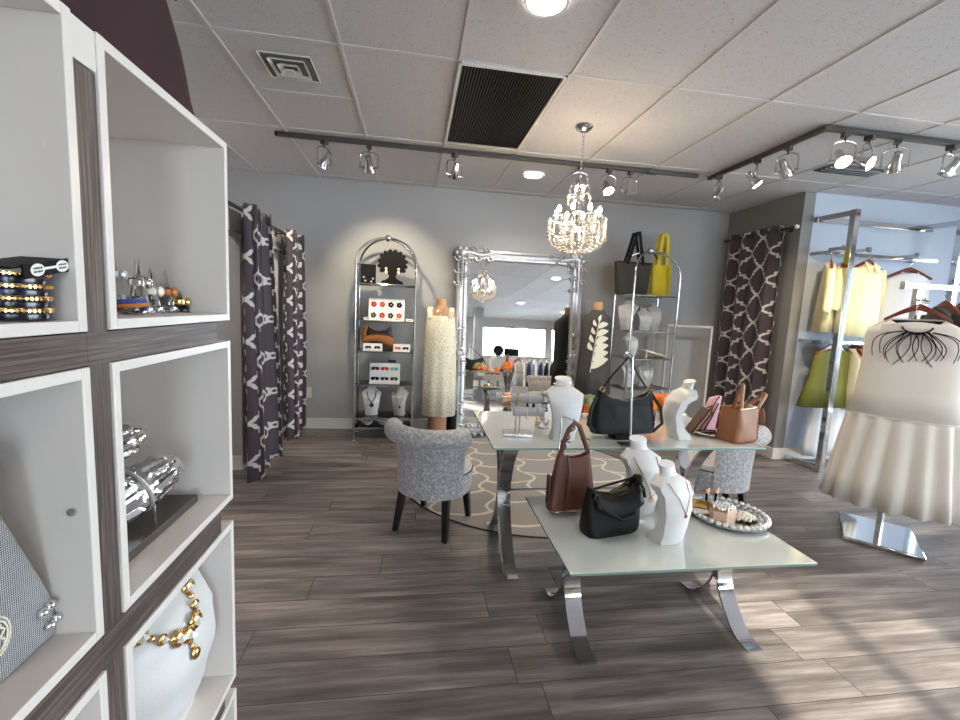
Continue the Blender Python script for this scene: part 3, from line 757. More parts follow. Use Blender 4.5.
# ------------------------------------------------------------------ necklace busts
BHW = [(0, .5, 0), ]
BC = [1.0]
def bust_dims(s, wb, wt):
    hw = lin([(0, .5 * wb), (.12, .485 * wb), (.45, .5 * lerp(wb, wt, .38)), (.685, .46 * wt), (.73, .5 * wt), (.765, .5 * wt), (.865, .265 * wt)], s)
    yf = keyed([(0, -.032), (.2, -.056), (.42, -.072), (.62, -.058), (.76, -.015), (.865, .018)], s)
    yb = keyed([(0, .065), (.05, .055), (.22, .004), (.42, -.020), (.62, .004), (.76, .058), (.865, .068)], s)
    c_ = BC[0]
    return hw, lerp(lin([(0, -.03), (.76, -.025), (.865, .012)], s), yf, c_), lerp(lin([(0, .06), (.76, .05), (.865, .062)], s), yb, lerp(c_, 1, .5))
def bust_pt(x, s, h, wb, wt, off=.0035):
    hw, yf, yb = bust_dims(s, wb, wt); k = h / .34
    return (x, yf * k + .02 * k * min(1, (x / hw) ** 2) - off, s * h)
def bust(loc, rz, h, wb, wt, label, group=None, mat='velvetwhite', neck_trim=None, parent_name='necklace_bust'):
    t = thing(parent_name, label, 'necklace display', loc, rz, group); k = h / .34; rings = []
    for i in range(19):
        s = .865 * i / 18; hw, yf, yb = bust_dims(s, wb, wt); r = []
        for q in range(13):
            u = -1 + 2 * q / 12; r.append((hw * u, yf * k + .02 * k * u * u, s * h))
        for q in range(7):
            u = 1 - 2 * q / 6; r.append((hw * u * .97, max(yb, yf + .026) * k + .006 * k * u * u, s * h))
        rings.append(r)
    obj('torso', MB().loft(rings), M[mat], t, angle=50)
    nr = .255 * wt
    nk = MB(); rr = []
    for i in range(6):
        u = i / 5; c_ = (0, (.042 + .016 * u) * k, (.85 + .15 * u) * h); ra = nr * (1.0 - .16 * math.sin(PI * u * .9)); rb = .026 * k
        rr.append([(ra * math.cos(2 * PI * q / 24), c_[1] + rb * math.sin(2 * PI * q / 24), c_[2] + .010 * k * math.sin(2 * PI * q / 24) * u) for q in range(24)])
    nk.loft(rr); obj('neck', nk, M[mat], t, angle=50)
    if neck_trim:
        bd = MB()
        for q in range(26):
            a = 2 * PI * q / 26; bd.ball((nr * 1.02 * math.cos(a), .050 * k + .028 * k * math.sin(a), .905 * h), .0042, 8, 5)
        o = obj('bead_choker', bd, M[neck_trim], t)
    return t
def chain(t, h, wb, wt, pts, r, mat, pend=None, name='necklace'):
    """a separate necklace hanging on the bust at the same place"""
    n = thing(name, pend[3], 'necklace', t.location, t.rotation_euler.z)
    P = []
    for i in range(len(pts) - 1):
        for q in range(6):
            u = q / 6; P.append(bust_pt(lerp(pts[i][0], pts[i + 1][0], u), lerp(pts[i][1], pts[i + 1][1], u), h, wb, wt, r + .001))
    P.append(bust_pt(*pts[-1], h, wb, wt, r + .001))
    obj('chain', MB().tube(P, r, 6), M[mat], n)
    x, s, sz, lb, kind = pend[0], pend[1], pend[2], pend[3], pend[4]
    c_ = Vector(bust_pt(x, s, h, wb, wt, .004)); pb = MB()
    if kind == 'flower':
        for q in range(7): pb.ball((c_.x + sz * .6 * math.cos(q * .9), c_.y, c_.z + sz * .6 * math.sin(q * .9)), sz * .42, 8, 5)
        pb.ball((c_.x, c_.y - sz * .3, c_.z), sz * .4, 8, 5)
    elif kind == 'disc': pb.lathe([(0, -.002), (sz, -.002), (sz, .002), (0, .002)], (0, 0, 0), 20, Matrix.Translation(c_) @ Matrix.Rotation(PI / 2, 4, 'X'))
    else: pb.ball(c_, sz, 10, 7, (1, .6, 1.15))
    obj('pendant', pb, M[pend[5]], n)
    return n
# bust with the kundan necklace, bottom right cube
t = bust((-.56, 1.0, .4045), RA(74), .425, .20, .29, 'large white necklace bust inside the lower shelf cube')
n = thing('necklace', 'chunky gold and crystal collar necklace on the bust in the lower shelf cube', 'necklace', (-.56, 1.0, .4045), RA(74))
seq = [(-.085, .765), (-.065, .70), (-.04, .655), (-.01, .61), (.015, .585), (.04, .62), (.062, .67), (.082, .73)]
for i, (x_, s_) in enumerate(seq):
    c_ = Vector(bust_pt(x_, s_, .425, .20, .29, .006)); big = i in (1, 3, 5, 7, 4)
    k_ = MB().ball(c_, .0185 if big else .012, 12, 8, (1, .5, 1.1))
    st = obj('gold_setting', k_, M['gold'], n)
    obj('stone', MB().gem(c_ + Vector((0, -.007, 0)), .0125 if big else .008), M['gemstone'], st)
for i in range(len(seq) - 1):
    c_ = Vector(bust_pt((seq[i][0] + seq[i + 1][0]) / 2, (seq[i][1] + seq[i + 1][1]) / 2, .425, .20, .29, .005))
    obj('link', MB().ball(c_, .008, 8, 6), M['gold'], n)
for x_, s_, r_ in ((.017, .545, .006), (.018, .515, .006), (.02, .475, .012)):
    obj('drop', MB().ball(Vector(bust_pt(x_, s_, .425, .20, .29, .006)), r_, 10, 7, (1, .6, 1.2)), M['gold'], n)
for sgn in (0,):
    P = [bust_pt(x_, s_, .425, .20, .29, .005) for x_, s_ in ((-.03, .80), (-.06, .79), (-.085, .765))]
    obj('upper_row', MB().tube(P, .006, 8), M['gold'], n)
bust((-.62, .55, .047), RA(85), .29, .13, .21, 'grey-white necklace bust in the bottom left cube, mostly hidden')

# ------------------------------------------------------------------ rug, tables
t = thing('round_rug', 'round grey rug with cream ogee lines under the glass tables', 'rug', (1.0, 3.6, .0))
obj('pile', MB().lathe([(0, .001), (1.085, .001), (1.085, .006), (0, .007)], seg=96), M['rug'], t)
plabel(obj('binding', MB().tube([(1.088 * math.cos(2 * PI * q / 120), 1.088 * math.sin(2 * PI * q / 120), .005) for q in range(120)], .0055, 6, True), M['darkgrey'], t), 'dark stitched edge')
def bend_bar(pts, w, th, X):
    """flat chrome bar following (y, z) points, w wide in X"""
    rings = []; n = len(pts)
    for i in range(n):
        a = Vector(pts[max(0, i - 1)]); b_ = Vector(pts[min(n - 1, i + 1)]); d = (b_ - a).normalized(); nn = Vector((-d.y, d.x)) * th / 2; p = Vector(pts[i])
        q1, q2 = p + nn, p - nn
        rings.append([(X - w / 2, q1.x, q1.y), (X + w / 2, q1.x, q1.y), (X + w / 2, q2.x, q2.y), (X - w / 2, q2.x, q2.y)])
    return MB().loft(rings)
def glass_table(name, label, x0, x1, y0, y1, zt, lx, fy, w):
    cx_, cy_ = (x0 + x1) / 2, (y0 + y1) / 2
    t = thing(name, label, 'table', (cx_, cy_, 0)); hx, hy = (x1 - x0) / 2, (y1 - y0) / 2; th = .012
    tb = MB().span((-hx, -hy, zt - th), (hx, hy, zt))
    obj('glass_top', tb, M['frosted'], t, bevel=.002)
    eg = MB()
    for a, c_ in (((-hx, -hy), (hx, -hy)), ((hx, -hy), (hx, hy)), ((hx, hy), (-hx, hy)), ((-hx, hy), (-hx, -hy))):
        eg.bar((*a, zt - th / 2), (*c_, zt - th / 2), .0012, th * .7)
    plabel(obj('edge', eg, M['glassedge'], t, smooth=False), 'greenish polished glass edge')
    zu = zt - th - .004
    for X in lx:
        X -= cx_
        fr_, mid = fy[0] - cy_, (fy[0] + fy[1]) / 2 - cy_; hd = (fy[1] - fy[0]) / 2
        for sg in (-1, 1):
            P = []
            for i in range(25):
                u = i / 24; k = (2 * u - 1); off = .012 + (hd - .012 - .05) * abs(k) ** 1.8
                P.append((mid + sg * off, .014 + (zu - .014) * u))
            foot = [(mid + sg * (hd + .035), .005), (mid + sg * (hd + .0), .006), (mid + sg * (hd - .03), .010)]
            o = obj('leg', bend_bar(foot + P[1:], w, .012, X), M['chrome'], t, angle=30)
        obj('leg_hub', MB().box((X, mid, zu / 2 + .005), (w * .96, .036, .07)), M['chrome'], t, bevel=.004)
        obj('top_plate', MB().box((X, mid, zu + .001), (w * 1.1, hd * 1.8, .006)), M['chrome'], t)
    zz = zu * .5
    if zt > .6: obj('stretcher', MB().cyl((lx[0] - cx_, (fy[0] + fy[1]) / 2 - cy_, zz), (lx[1] - cx_, (fy[0] + fy[1]) / 2 - cy_, zz), .007, seg=10), M['chrome'], t)
    return t
UZ, LZ = .75, .45
glass_table('display_table', 'taller frosted glass table with curved chrome legs, standing on the rug', .396, 1.86, 2.02, 2.78, UZ, (.545, 1.71), (2.145, 2.70), .075)
glass_table('low_display_table', 'lower frosted glass table with curved chrome legs, in front', .60, 1.65, 1.463, 2.135, LZ, (.735, 1.49), (1.575, 1.985), .075)

# ------------------------------------------------------------------ vanity chairs
def vanity_chair(loc, rz, label):
    """faces local +Y; curved rolled back at -Y"""
    t = thing('vanity_chair', label, 'chair', loc, rz, 'silver velvet vanity chairs')
    obj('seat_drum', MB().lathe([(.20, .245), (.228, .25), (.236, .28), (.238, .37), (.232, .385)], seg=48, sy=1.0), M['velvet'], t)
    cu = MB().lathe([(.232, .382), (.236, .395), (.225, .418), (.17, .432), (.08, .436), (0, .436)], seg=48)
    plabel(obj('seat_cushion', cu, pm('pale silver velvet', sr(196, 193, 190), .5, ns=30, var=.12, bs=.2, bscale=40, sheen=.4), t), 'paler button-tufted seat top')
    bt = MB()
    for x_, y_ in ((-.09, 0), (.09, 0), (0, .09), (0, -.07), (.09, .12), (-.09, .12)): bt.ball((x_, y_, .436), .009, 8, 5, (1, 1, .5))
    for q, (x_, y_) in enumerate(((-.09, 0), (.09, 0), (0, .09), (0, -.07))):
        obj('button', MB().ball((x_, y_, .437), .009, 8, 5, (1, 1, .5)), M['velvetgrey'], t)
    plabel(obj('piping', MB().tube([(.238 * math.cos(2 * PI * q / 60), .238 * math.sin(2 * PI * q / 60), .386) for q in range(60)], .0045, 6, True), M['darkgrey'], t), 'dark piping cord')
    rings = []; n = 26
    for i in range(n + 1):
        a = -PI / 2 + lerp(-1.22, 1.22, i / n); e = 1 - (abs(i / n - .5) * 2) ** 8; r = []
        for (rad, z) in ((.243, .255), (.245, .40), (.252, .52), (.268, .62), (.235, .625), (.205, .60), (.195, .50), (.196, .43)):
            z2 = .255 + (z - .255) * lerp(.93, 1, e)
            r.append((rad * math.cos(a), rad * math.sin(a), z2))
        rings.append(r)
    obj('backrest', MB().loft(rings), M['velvet'], t, angle=60)
    P = []; R_ = []
    for i in range(25):
        a = -PI / 2 + lerp(-1.12, 1.12, i / 24); P.append((.275 * math.cos(a), .275 * math.sin(a), .640)); R_.append(.059)
    ro = MB().tube(P, R_, 16)
    obj('back_roll', ro, M['velvet'], t, angle=60)
    for sx_ in (-1, 1):
        for sy_ in (-1, 1):
            spl = .03 if sy_ < 0 else .015
            obj('leg', MB().bar((sx_ * .155, sy_ * .155, .252), (sx_ * (.165 + .005), sy_ * (.16 + spl), 0.0), .034, .034, (0, 1, 0)) if False else MB().loft([[(sx_ * lerp(.15, .172, u) + dx * s_, sy_ * lerp(.15, .165 + spl, u) + dy * s_, lerp(.252, 0, u)) for dx, dy in ((-1, -1), (1, -1), (1, 1), (-1, 1))] for u, s_ in ((0, .021), (.5, .018), (1, .0145))]), M['blackwood'], t, smooth=False)
    return t
ch1 = vanity_chair((.165, 2.765, .001), -RA(29), 'silver velvet chair with rolled back, left of the glass tables')
dup(ch1, (2.16, 2.80, .001), RA(36), 'silver velvet chair half hidden behind the tan tote bag and the table end')

# ------------------------------------------------------------------ handbags
def bag_body(wb, wt, db, dt, h, sag=0, n=40, ex=3.2, lv=12, bulge=.08, lip=.0, skew=0):
    rings = []
    for i in range(lv + 1):
        u = i / lv; w = lerp(wb, wt, u) * (1 + bulge * math.sin(PI * u)) / 2; d = lerp(db, dt, u) * (1 + bulge * 1.5 * math.sin(PI * u)) / 2
        if i == 0: w *= .97; d *= .93
        r = []
        for k in range(n):
            a = 2 * PI * k / n; ca, sa = math.cos(a), math.sin(a)
            x = w * math.copysign(abs(ca) ** (2 / ex), ca); y = d * math.copysign(abs(sa) ** (2 / ex), sa)
            z = h * u * (1 - sag * u * (1 - (x / max(w, 1e-5)) ** 2))
            r.append((x + skew * u, y * (1 + .04 * math.sin(x * 40 + u * 6)), z))
        rings.append(r)
    last = rings[-1]
    rings.append([(x * .93 + skew * .07, y * .7, z - .006) for x, y, z in last]); rings.append([(x * .9 + skew * .1, y * .55, z - .03) for x, y, z in last])
    return MB().loft(rings)
def arc(p, q, hgt, n=16, power=1.0, side=(0, 0, 0)):
    p = Vector(p); q = Vector(q); out = []
    for i in range(n + 1):
        u = i / n; v = p.lerp(q, u); s_ = math.sin(PI * u) ** power
        out.append(v + Vector((0, 0, hgt * s_)) + Vector(side) * s_)
    return out
# black bag on its stand (upper table)
t = thing('handbag_stand', 'slim chrome T-stand in front of the large black handbag', 'display stand', (1.105, 2.065, UZ + .0008))
obj('base_plate', MB().box((0, 0, .003), (.10, .08, .006)), M['chrome'], t, bevel=.001)
obj('pole', MB().cyl((.012, 0, .006), (-.018, .0, .455), .0055, seg=10), M['chrome'], t)
obj('hook', MB().tube([(-.018, 0, .453), (-.018, .02, .468), (-.018, .06, .468), (-.018, .075, .475)], .0045, 8), M['chrome'], t)
t = thing('handbag', 'large black leather handbag hanging on the chrome stand, taller table', 'handbag', (1.14, 2.215, UZ + .001), RA(4))
obj('foot_block', MB().box((.0, -.02, .0125), (.14, .09, .025)), M['black'], t, bevel=.004)
bo = bag_body(.375, .32, .11, .06, .235, .26, bulge=.02); bo.v = [(x, y, z + .026) for x, y, z in bo.v]
obj('body', bo, M['blackleather'], t, angle=60)
obj('seam', MB().tube([(-.14, -.064, .19), (0, -.066, .185), (.14, -.064, .19)], .002, 5).tube([(-.09, -.066, .186), (-.092, -.068, .11)], .0018, 5), M['black'], t)
obj('strap', MB().tube([(-.135, 0, .265), (-.095, -.03, .35), (-.052, -.095, .448), (.04, -.04, .355), (.135, 0, .262)], .0055, 8, sx=.5), M['blackleather'], t)
for sg in (-1, 1):
    obj('side_strap', MB().tube([(sg * .15, .0, .25), (sg * .205, -.03, .17), (sg * .22, -.035, .08), (sg * .17, -.03, .032)], .010, 8, sx=.5), M['blackleather'], t)
    ri = MB().tube([(sg * .138 + .014 * math.cos(q), -.006, .262 + .014 * math.sin(q)) for q in [2 * PI * k / 16 for k in range(16)]], .0025, 6, True)
    plabel(obj('ring', ri, M['gold'], t), 'small gold ring')
obj('zip_pull', MB().box((.178, -.03, .115), (.006, .012, .05)).box((.178, -.03, .075), (.008, .014, .02)), M['steel'], t)
# chestnut bag on a stand (lower table)
t = thing('handbag_stand', 'thin chrome stand holding up the chestnut handbag on the low table', 'display stand', (.70, 1.955, LZ + .0008))
obj('base_plate', MB().box((.04, .03, .003), (.13, .09, .006)), M['chrome'], t, bevel=.001)
obj('pole', MB().cyl((.0, 0, .006), (.02, .06, .455), .0045, seg=10), M['chrome'], t)
obj('hook', MB().tube([(.02, .06, .452), (.03, .03, .463), (.045, -.03, .462), (.047, -.04, .47)], .004, 8), M['chrome'], t)
t = thing('handbag', 'chestnut brown hobo handbag with knotted handle, hanging above the low table', 'handbag', (.765, 1.935, LZ + .035), RA(8))
bo = bag_body(.245, .165, .075, .035, .275, .10, bulge=.03, ex=4); obj('body', bo, M['brownleather'], t, angle=60)
obj('side_pleat', MB().tube([(-.045, -.04, .0), (-.048, -.052, .1), (-.040, -.045, .2), (-.048, -.03, .27)], [.004, .007, .006, .004], 8), M['darkbrown'], t)
obj('side_tag', MB().box((-.122, -.005, .10), (.012, .03, .14)), M['darkbrown'], t, bevel=.003)
hp = [(-.07, -.005, .265), (-.062, -.01, .33), (-.04, -.012, .39), (-.012, -.012, .418), (.014, -.01, .40), (.045, -.005, .335), (.075, 0, .272)]
obj('handle', MB().tube(hp, .0125, 8, sx=.7), M['brownleather'], t)
obj('handle_twist', MB().tube([Vector(hp[0]).lerp(Vector(hp[3]), u) + Vector((.013 * math.cos(u * 22) - .012 * math.sin(u * 3.1), .012 * math.sin(u * 22) - .005, 0)) for u in [q / 30 for q in range(31)]], .004, 6), M['darkbrown'], t)
for q in (1, 5):
    obj('knot', MB().ball(hp[q], .014, 10, 7, (1.1, .9, .8)).tube([Vector(hp[q]) + Vector((.013, -.004, 0)), Vector(hp[q]) + Vector((.03, -.006, -.004))], .0035, 6), M['brownleather'], t)
for sg in (-1, 1):
    plabel(obj('ring', MB().tube([(sg * .073 + .011 * math.cos(q), -.004, .268 + .011 * math.sin(q)) for q in [2 * PI * k / 14 for k in range(14)]], .0025, 6, True), M['chrome'], t), 'small chrome ring')
# slouchy black bag on the lower table
t = thing('handbag', 'slouchy black leather handbag sitting on the low glass table', 'handbag', (.895, 1.775, LZ + .001), RA(14))
bo = bag_body(.285, .265, .13, .05, .215, .22, bulge=.05, ex=3.4); bo.v = [(x, y, z + (.03 * max(0, x / .14) * (z / .2))) for x, y, z in bo.v]
obj('body', bo, M['blackleather'], t, angle=60)
obj('flap', MB().loft([[(lerp(-.125, .125, q / 12), y_ - .01 * math.sin(PI * q / 12), z_ - .045 * math.sin(PI * q / 12)) for q in range(13)] for y_, z_ in ((-.012, .214), (-.046, .185), (-.062, .150), (-.066, .135))], closed=False), M['blackleather'], t, solid=.004)
obj('front_strap', MB().tube([(-.125, -.03, .175), (-.09, -.075, .135), (-.01, -.09, .085), (.07, -.08, .09), (.115, -.03, .19)], .0075, 8, sx=.6), M['blackleather'], t)
obj('top_strap', MB().tube([(-.11, .0, .20), (-.03, .02, .20), (.06, .015, .215), (.125, -.005, .235)], .006, 8, sx=.6), M['blackleather'], t)
obj('knot', MB().ball((.128, -.015, .225), .022, 10, 7, (1, .9, 1.2)).tube([(.128, -.015, .225), (.14, -.04, .19), (.142, -.05, .155)], .008, 6), M['blackleather'], t)
for x_, z_ in ((-.118, .185), (.118, .20)):
    plabel(obj('buckle', MB().tube([(x_ + .013 * math.cos(q), -.048, z_ + .013 * math.sin(q)) for q in [2 * PI * k / 14 for k in range(14)]], .003, 6, True), M['gunmetal'], t), 'gunmetal ring buckle')
obj('zip', MB().tube([(-.10, .012, .188), (0, .012, .168), (.10, .012, .205)], .003, 6), M['gold'], t)
# tan tote
t = thing('tote_bag', 'tan leather tote bag with upright handles at the right end of the taller table', 'handbag', (1.80, 2.165, UZ + .001), RA(16))
bo = bag_body(.195, .165, .14, .12, .185, .0, bulge=.03, ex=6); obj('body', bo, M['tanleather'], t, angle=45)
fl = MB().loft([[(.088 + a, y_, z_) for y_ in (-.06, 0, .06)] for a, z_ in ((.0, .185), (.03, .175), (.05, .125), (.045, .085))], closed=False)
obj('side_flap', fl, M['tanleather'], t, solid=.005)
obj('handle', MB().tube([(-.05, -.05, .14), (-.055, -.045, .23), (-.035, -.03, .315), (-.02, -.015, .32), (-.03, 0, .23), (-.03, .03, .15)], .014, 8, sx=.5), M['tanleather'], t)
obj('handle', MB().tube([(.06, -.05, .15), (.10, -.045, .20), (.17, -.03, .255), (.19, -.01, .26), (.13, .01, .21), (.06, .035, .16)], .014, 8, sx=.5), M['tanleather'], t)
obj('stitching', MB().tube([(-.095, -.0725, .006), (0, -.0755, .006), (.095, -.0725, .006)], .0018, 5).tube([(.075, -.07, .01), (.072, -.066, .15)], .0022, 5), M['darkbrown'], t)
obj('lining_edge', MB().tube([(-.07, -.052, .186), (.02, -.056, .19), (.075, -.045, .19), (.08, .0, .192)], .0045, 6), M['cream'], t)
# pink purse, wallet, coiled straps, box
t = thing('pink_purse', 'pink leather purse propped behind the tan tote bag', 'handbag', (1.735, 2.335, UZ + .001), RA(20))
obj('body', MB().prism([(-.095, 0), (.06, 0), (.10, .21), (.02, .20)], -.018, .018), M['pink'], t, bevel=.006)
obj('strap', MB().tube([(-.09, -.02, .01), (-.03, -.028, .11), (.03, -.026, .19), (.06, -.024, .21)], .004, 6).tube([(-.05, -.02, .01), (.0, -.028, .09), (.05, -.026, .17)], .004, 6), M['darkbrown'], t)
t = thing('wallet', 'dark brown striped zip wallet leaning upright beside the curved bust', 'wallet', (1.61, 2.305, UZ + .002), RA(-12))
Wm = Matrix.Rotation(RA(32), 4, 'Y')
obj('body', MB().box((0, 0, .085), (.032, .10, .17), 0, Wm), M['darkbrown'], t, bevel=.006)
obj('zip', MB().tube([Wm @ Vector((-.004, -.051, z_)) for z_ in (.005, .085, .165)], .003, 6), M['rosegold'], t)
obj('edge_stripe', MB().tube([Wm @ Vector((.008, -.0512, z_)) for z_ in (.005, .085, .165)], .0025, 6), M['tanleather'], t)
obj('wrist_loop', MB().tube([Wm @ Vector(p) for p in ((0, .02, .17), (-.01, -.03, .195), (-.02, -.06, .15), (-.018, -.055, .08))], .004, 6), M['darkbrown'], t)
t = thing('bag_strap', 'coiled brown and cream shoulder strap lying between wallet and tan tote', 'strap', (1.665, 2.235, UZ + .001))
for q, m_ in enumerate(('darkbrown', 'cream', 'darkbrown')):
    cl = MB().tube([((.07 - .008 * q) * math.cos(a), .04 * math.sin(a) + .004 * q, .006 + .009 * q + .006 * math.sin(a * 2 + q)) for a in [2 * PI * k / 30 for k in range(30)]], .005, 6, True, .5)
    obj('coil', cl, M[m_], t)
t = thing('gift_box', 'small pale grey box behind the curved bust on the taller table', 'box', (1.69, 2.56, UZ + .0005), .2)
obj('tray', MB().box((0, 0, .02), (.09, .06, .04)), pm('pale grey box card', sr(190, 190, 190), .6), t, bevel=.002); obj('lid', MB().box((0, 0, .047), (.094, .064, .013)), M['paper'], t, bevel=.002)

# ------------------------------------------------------------------ busts on the tables
BG = 'white necklace busts on the glass tables'
BC[0] = .6
bust((.785, 2.15, UZ + .0005), RA(2), 0.318, .12, .195, 'white bust with a beaded collar on the taller table, behind the chestnut bag handle', BG, neck_trim='pearl')
BC[0] = 1.0
bust((1.46, 2.215, UZ + .0005), RA(-92), .318, .125, .175, 'white C-curved bust seen from the side, right of the large black handbag', BG)
BC[0] = .55
tA = bust((1.125, 1.93, LZ + .0005), RA(10), .358, .15, .20, 'white bust standing farther back on the low table, with a long gold chain', BG)
chain(tA, .358, .15, .20, [(-.066, .80), (-.06, .72), (.02, .26), (.045, .32), (.066, .60), (.062, .79)], .0022, 'rosegold', (.022, .235, .014, 'long rose gold chain with a flower pendant on the farther low-table bust', 'flower', 'rosegold'))
tB = bust((1.125, 1.665, LZ + .0005), RA(20), .328, .15, .19, 'white bust nearest the camera on the low table, with a thin gold chain', BG)
chain(tB, .328, .15, .19, [(-.05, .81), (-.045, .76), (.012, .43), (.05, .62), (.058, .79)], .0018, 'rosegold', (.013, .405, .008, 'thin rose gold chain with a small round pendant on the nearest bust', 'ball', 'amber'))

BC[0] = 1.0
# jewelled tray and its contents
t = thing('jewelled_tray', 'round mirrored tray with a crystal-studded rim on the low table', 'tray', (1.55, 1.865, LZ + .0008))
obj('plate', MB().lathe([(0, .004), (.12, .004), (.172, .016), (.182, .02), (.178, .014), (.13, 0), (0, 0)], seg=56), M['silver'], t)
obj('mirror_face', MB().lathe([(0, .0045), (.132, .0045), (.132, .0055), (0, .0055)], seg=48), M['mirror'], t)
for i in range(36):
    a = 2 * PI * i / 36; o = obj('rim_crystal', MB().ball((.170 * math.cos(a), .170 * math.sin(a), .026), .0135, 8, 5, (1, 1, .75)), M['gemstone'], t, smooth=False)
for i in range(28):
    a = 2 * PI * (i + .5) / 28; obj('inner_crystal', MB().ball((.145 * math.cos(a), .145 * math.sin(a), .017), .010, 8, 5, (1, 1, .75)), M['gemstone'], t, smooth=False)
t = thing('trinket_box', 'blush pink hexagonal box with a sparkling lid on the jewelled tray', 'box', (1.475, 1.805, LZ + .0072), .3)
obj('body', MB().lathe([(.0, 0), (.064, 0), (.066, .003), (.066, .066), (0, .066)], seg=6, sx=1.0, sy=.8), M['blush'], t, bevel=.002, smooth=False)
ld_ = obj('lid', MB().lathe([(0, .0665), (.067, .0665), (.066, .076), (0, .078)], seg=6, sx=1, sy=.8), M['rosegold'], t, smooth=False)
gm = MB()
for q in range(34):
    a = q * 2.4; r_ = .056 * math.sqrt(q / 34); gm.ball((r_ * math.cos(a), .8 * r_ * math.sin(a), .08), .0065, 7, 5)
o = obj('lid_crystal', gm, M['gemstone'], ld_); o['kind'] = 'stuff'
t = thing('pearl_cluster', 'heap of cream pearls and clear beads right of the blush box on the tray', 'necklace', (1.605, 1.83, LZ + .0072))
for q in range(40):
    a = q * 2.4; r_ = .062 * math.sqrt(q / 40); obj('pearl', MB().ball((r_ * math.cos(a), r_ * .8 * math.sin(a), .0095 + .022 * (1 - r_ / .062)), .0095, 9, 6), M['pearl'], t)
t = thing('gift_box', 'small open gold-lined white box on the left of the jewelled tray', 'box', (1.415, 1.885, LZ + .0072), -.5)
obj('tray', MB().box((0, 0, .008), (.09, .06, .016)), M['darkbrown'], t, bevel=.001); obj('lid', MB().box((0, .034, .035), (.09, .008, .05)), M['gold'], t, bevel=.001)
obj('insert', MB().box((0, 0, .018), (.08, .05, .004)), M['cream'], t)
t = thing('earring_stand', 'pair of gold flower earrings on short black posts behind the blush box', 'earrings', (1.53, 1.965, LZ + .0072))
for sg in (-1, 1):
    po = obj('post', MB().cyl((sg * .026, 0, 0), (sg * .026, 0, .075), .006, seg=8), M['black'], t)
    fl = MB().ball((sg * .026, -.004, .085), .008, 8, 6)
    for q in range(5): fl.ball((sg * .026 + .011 * math.cos(q * 1.257), -.002, .085 + .011 * math.sin(q * 1.257)), .007, 8, 5)
    plabel(obj('gold_flower', fl, M['rosegold'], po), 'gold flower head')
t = thing('price_card', 'flat white sheet standing in for a reflection beside the black bag on the low table', 'card', (1.06, 1.84, LZ + .0006), .5)  # thin white sheet stands in for a reflection in the glass top
obj('card', MB().box((0, 0, .0008), (.07, .045, .0014)), M['paper'], t, smooth=False)

# ------------------------------------------------------------------ bracelet stand, silver stand, scarves
t = thing('bracelet_stand', 'two-tier grey T-bar bracelet stand with a chrome base on the taller table', 'bracelet display', (.56, 2.24, UZ + .0006), RA(-8))
obj('base', MB().box((0, 0, .009), (.155, .10, .018)), M['steel'], t, bevel=.002)
for sg in (-1, 1): obj('post', MB().cyl((sg * .011, 0, .018), (sg * .011, 0, .19 if sg < 0 else .135), .0045, seg=10), M['chrome'], t)
for z_, x0, x1, y_ in ((.200, -.125, .12, 0), (.135, -.03, .13, -.03)):
    o = obj('bar', MB().cyl((x0, y_, z_), (x1, y_, z_), .024, seg=20), M['velvetgrey'], t)
    obj('bar_end', MB().cyl((x1, y_, z_), (x1 + .002, y_, z_), .0235, seg=20), M['velvetgrey'], o)
def bracelet(x, y, z, r, th, mat, label, beads=False, w=1):
    t = thing('bracelet', label, 'bracelet', (.56 + x, 2.24 + y, UZ + z), RA(-8), 'bracelets on the T-bar stand'); b_ = MB()
    for k in range(w):
        if beads:
            for q in range(22): b_.ball((k * th * 1.9, r * math.cos(2 * PI * q / 22), r * math.sin(2 * PI * q / 22)), th, 7, 5)
        else: b_.tube([(k * th * 1.8, r * math.cos(2 * PI * q / 28), r * math.sin(2 * PI * q / 28)) for q in range(28)], th, 6, True)
    return b_, t
for args in ((-.085, .01, .188, .036, .0035, 'rosegold', 'cuff of stacked rose gold bangles at the left of the T-bar', False, 7),
             (-.01, .0, .196, .029, .003, 'gold', 'beaded gold bracelet in the middle of the upper bar', True, 2),
             (.055, -.008, .196, .029, .004, 'silver', 'silver bracelet on the right of the upper bar', False, 1),
             (.09, -.045, .129, .03, .003, 'gold', 'gold charm bracelet on the lower bar', True, 1),
             (.035, -.036, .129, .03, .003, 'pearl', 'pearl bracelet on the lower bar', True, 1)):
    b_, t_ = bracelet(*args); ob = obj('band', b_, M[args[5]], t_)
    if 'charm' in args[6]: obj('charm', MB().tube([(0, -.0, -.03), (0, 0, -.055)], .002, 6).ball((0, 0, -.062), .009, 8, 6), M['gold'], t_)
t = thing('jewellery_stand', 'ornate silver candlestick-shaped jewellery stand behind the beaded bust', 'jewellery stand', (.745, 2.40, UZ + .0006))
obj('stem', MB().lathe([(.04, 0), (.042, .006), (.02, .02), (.012, .04), (.02, .055), (.010, .075), (.016, .10), (.009, .12), (.02, .15), (.012, .17), (.016, .20), (0, .215)], seg=16), M['silver'], t)
for q in range(4):
    a = q * PI / 2 + .4; obj('scroll_foot', MB().tube([((.02 + .035 * u) * math.cos(a), (.02 + .035 * u) * math.sin(a), .025 - .012 * math.sin(u * PI * 1.5) + .003) for u in [k / 8 for k in range(9)]], .006, 6), M['silver'], t)
for q in range(5):
    obj('ring_band', MB().tube([(.022 * math.cos(2 * PI * k / 18), .022 * math.sin(2 * PI * k / 18), .10 + .022 * q) for k in range(18)], .004, 6, True), M['silver'] if q % 2 else M['gunmetal'], t)
